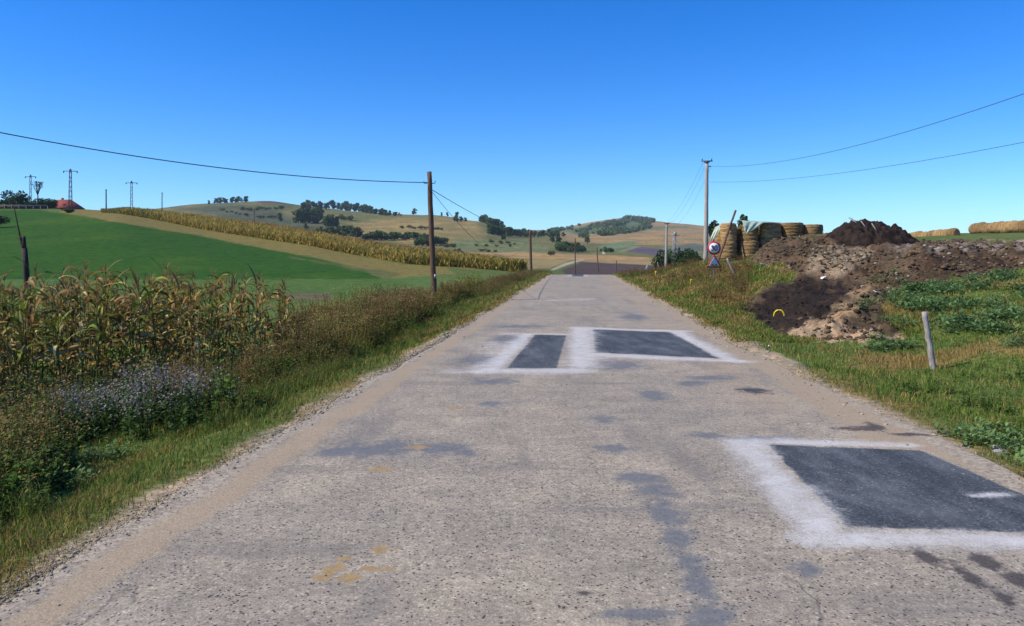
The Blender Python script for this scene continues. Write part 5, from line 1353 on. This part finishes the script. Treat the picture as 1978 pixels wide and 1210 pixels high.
def green_shrub():
    X, Y, z = ground(905, 575, 30, 60); Y = 42.0; X = (905 - CX) / F * Y; z = hz(X, Y)
    arr = clump_weed(91, (.1, .15, .02), (.24, .26, .05), 26, (.9, 1.5), (.16, .3), 20, None, .35)
    o = link('leafy_shrub', arr_mesh('leafy_shrub', arr, M_LEAF), None, (X, Y, z - .05)); o.scale = (1.05, 1.05, .95)
    tag(o, 'bright yellow green leafy shrub on the left verge beyond the wooden pole', 'shrub')
    arr = clump_weed(92, (.06, .12, .02), (.16, .22, .05), 12, (.5, 1.0), (.12, .24), 14, None, .25)
    for px, Yq, lab in ((560, 16.5, 'bright green broad leaved plant at the right end of the corn'), (632, 18.5, 'bright green broad leaved plant in the weeds beyond the corn')):
        X = (px - CX) / F * Yq; q = link('leafy_shrub', arr_mesh('leafy_shrub', arr, M_LEAF), None, (X, Yq, hz(X, Yq) - .03)); tag(q, lab, 'shrub')
green_shrub()

# ------------------------------------------------------------------ house and rail fence on the left skyline
def house():
    Y = 236.0; k = Y / F; X = (124 - CX) * k; z = hz(X, Y); zr = CAMH - (386 - HY) * k - z; ze = CAMH - (403 - HY) * k - z
    e = empty('house', (X, Y, z), math.radians(-14)); wx, wy = 4.1, 3.2
    V, T = box((0, 0, ze / 2 - .6), (wx * 2 - .5, wy * 2 - .6, ze + 1.2)); link('wall', mesh_np('wall', V, T, M_WALL), e)
    V = np.array([(-wx - .3, -wy - .3, ze), (wx + .3, -wy - .3, ze), (wx + .3, wy + .3, ze), (-wx - .3, wy + .3, ze), (-wx + .2, 0, zr), (wx - 1.6, 0, zr), (-wx - .3, -wy - .3, ze - .15), (wx + .3, -wy - .3, ze - .15), (wx + .3, wy + .3, ze - .15), (-wx - .3, wy + .3, ze - .15)])
    T = np.array([(0, 1, 5), (0, 5, 4), (1, 2, 5), (2, 3, 4), (2, 4, 5), (3, 0, 4), (6, 7, 1), (6, 1, 0), (7, 8, 2), (7, 2, 1), (8, 9, 3), (8, 3, 2), (9, 6, 0), (9, 0, 3), (6, 8, 7), (6, 9, 8)])
    rf = link('roof', mesh_np('roof', V, T, M_TILE), e)
    for x in (-1.6, 2.2):
        zz = ze + (zr - ze) * .3; V, T = box((x, -wy * .66, zz), (.8, .9, .7)); dm = link('dormer', mesh_np('dormer', V, T, M_DARKWOOD), rf)
    V, T = box((-1.0, .4, zr + .1), (.5, .5, .9)); link('chimney', mesh_np('chimney', V, T, M_TILE), rf)
    tag(e, 'low house with a red tiled hipped roof on the left skyline', 'house')
house()
def rail_fence():
    Y = 212.0; k = Y / F; x0, x1 = (-60 - CX) * k, (92 - CX) * k
    z = hz((20 - CX) * k, Y); e = empty('rail_fence', ((20 - CX) * k, Y, z)); n = 12
    for i in range(n):
        x = x0 + (x1 - x0) * i / (n - 1) - (20 - CX) * k; zb = hz(x + (20 - CX) * k, Y) - z
        V, T = box((x, 0, zb + .5), (.14, .12, 1.4)); link('post', mesh_np('post', V, T, M_GREYWOOD), e)
    V, T = box(((x0 + x1) / 2 - (20 - CX) * k, -.1, 1.0), (x1 - x0, .05, .16)); link('rail', mesh_np('rail', V, T, M_GREYWOOD), e)
    V, T = box(((x0 + x1) / 2 - (20 - CX) * k, .12, .45), (x1 - x0, .05, .9)); link('board_panel', mesh_np('board_panel', V, T, M_DARKWOOD), e)
    tag(e, 'low dark board fence with a pale top rail along the upper field edge', 'fence')
rail_fence()
V, T = box((0, 0, .3), (.62, .4, .6))
gx = (258 - CX) / F * 18.5
tag(link('trough', mesh_np('trough', V, T, noisy_mat('rusty_metal', (.06, .02, .014), (.1, .035, .02), 6)), None, (gx, 18.5, P(258, 572, 18.5).z - .6)), 'rusty dark red metal box half hidden behind the corn', 'box')

# ------------------------------------------------------------------ the air
def haze():
    V, T = box((0, 1500, 55), (5200, 3900, 200))
    m, nt, out = mat_new('haze'); v = nt.nodes.new('ShaderNodeVolumePrincipled'); v.inputs['Color'].default_value = (.62, .75, .95, 1); v.inputs['Density'].default_value = .0001
    nt.links.new(v.outputs[0], out.inputs['Volume'])
    tag(link('haze', mesh_np('haze', V, T, m)), 'thin bluish summer haze over the far hills', 'haze', kind='stuff')
haze()
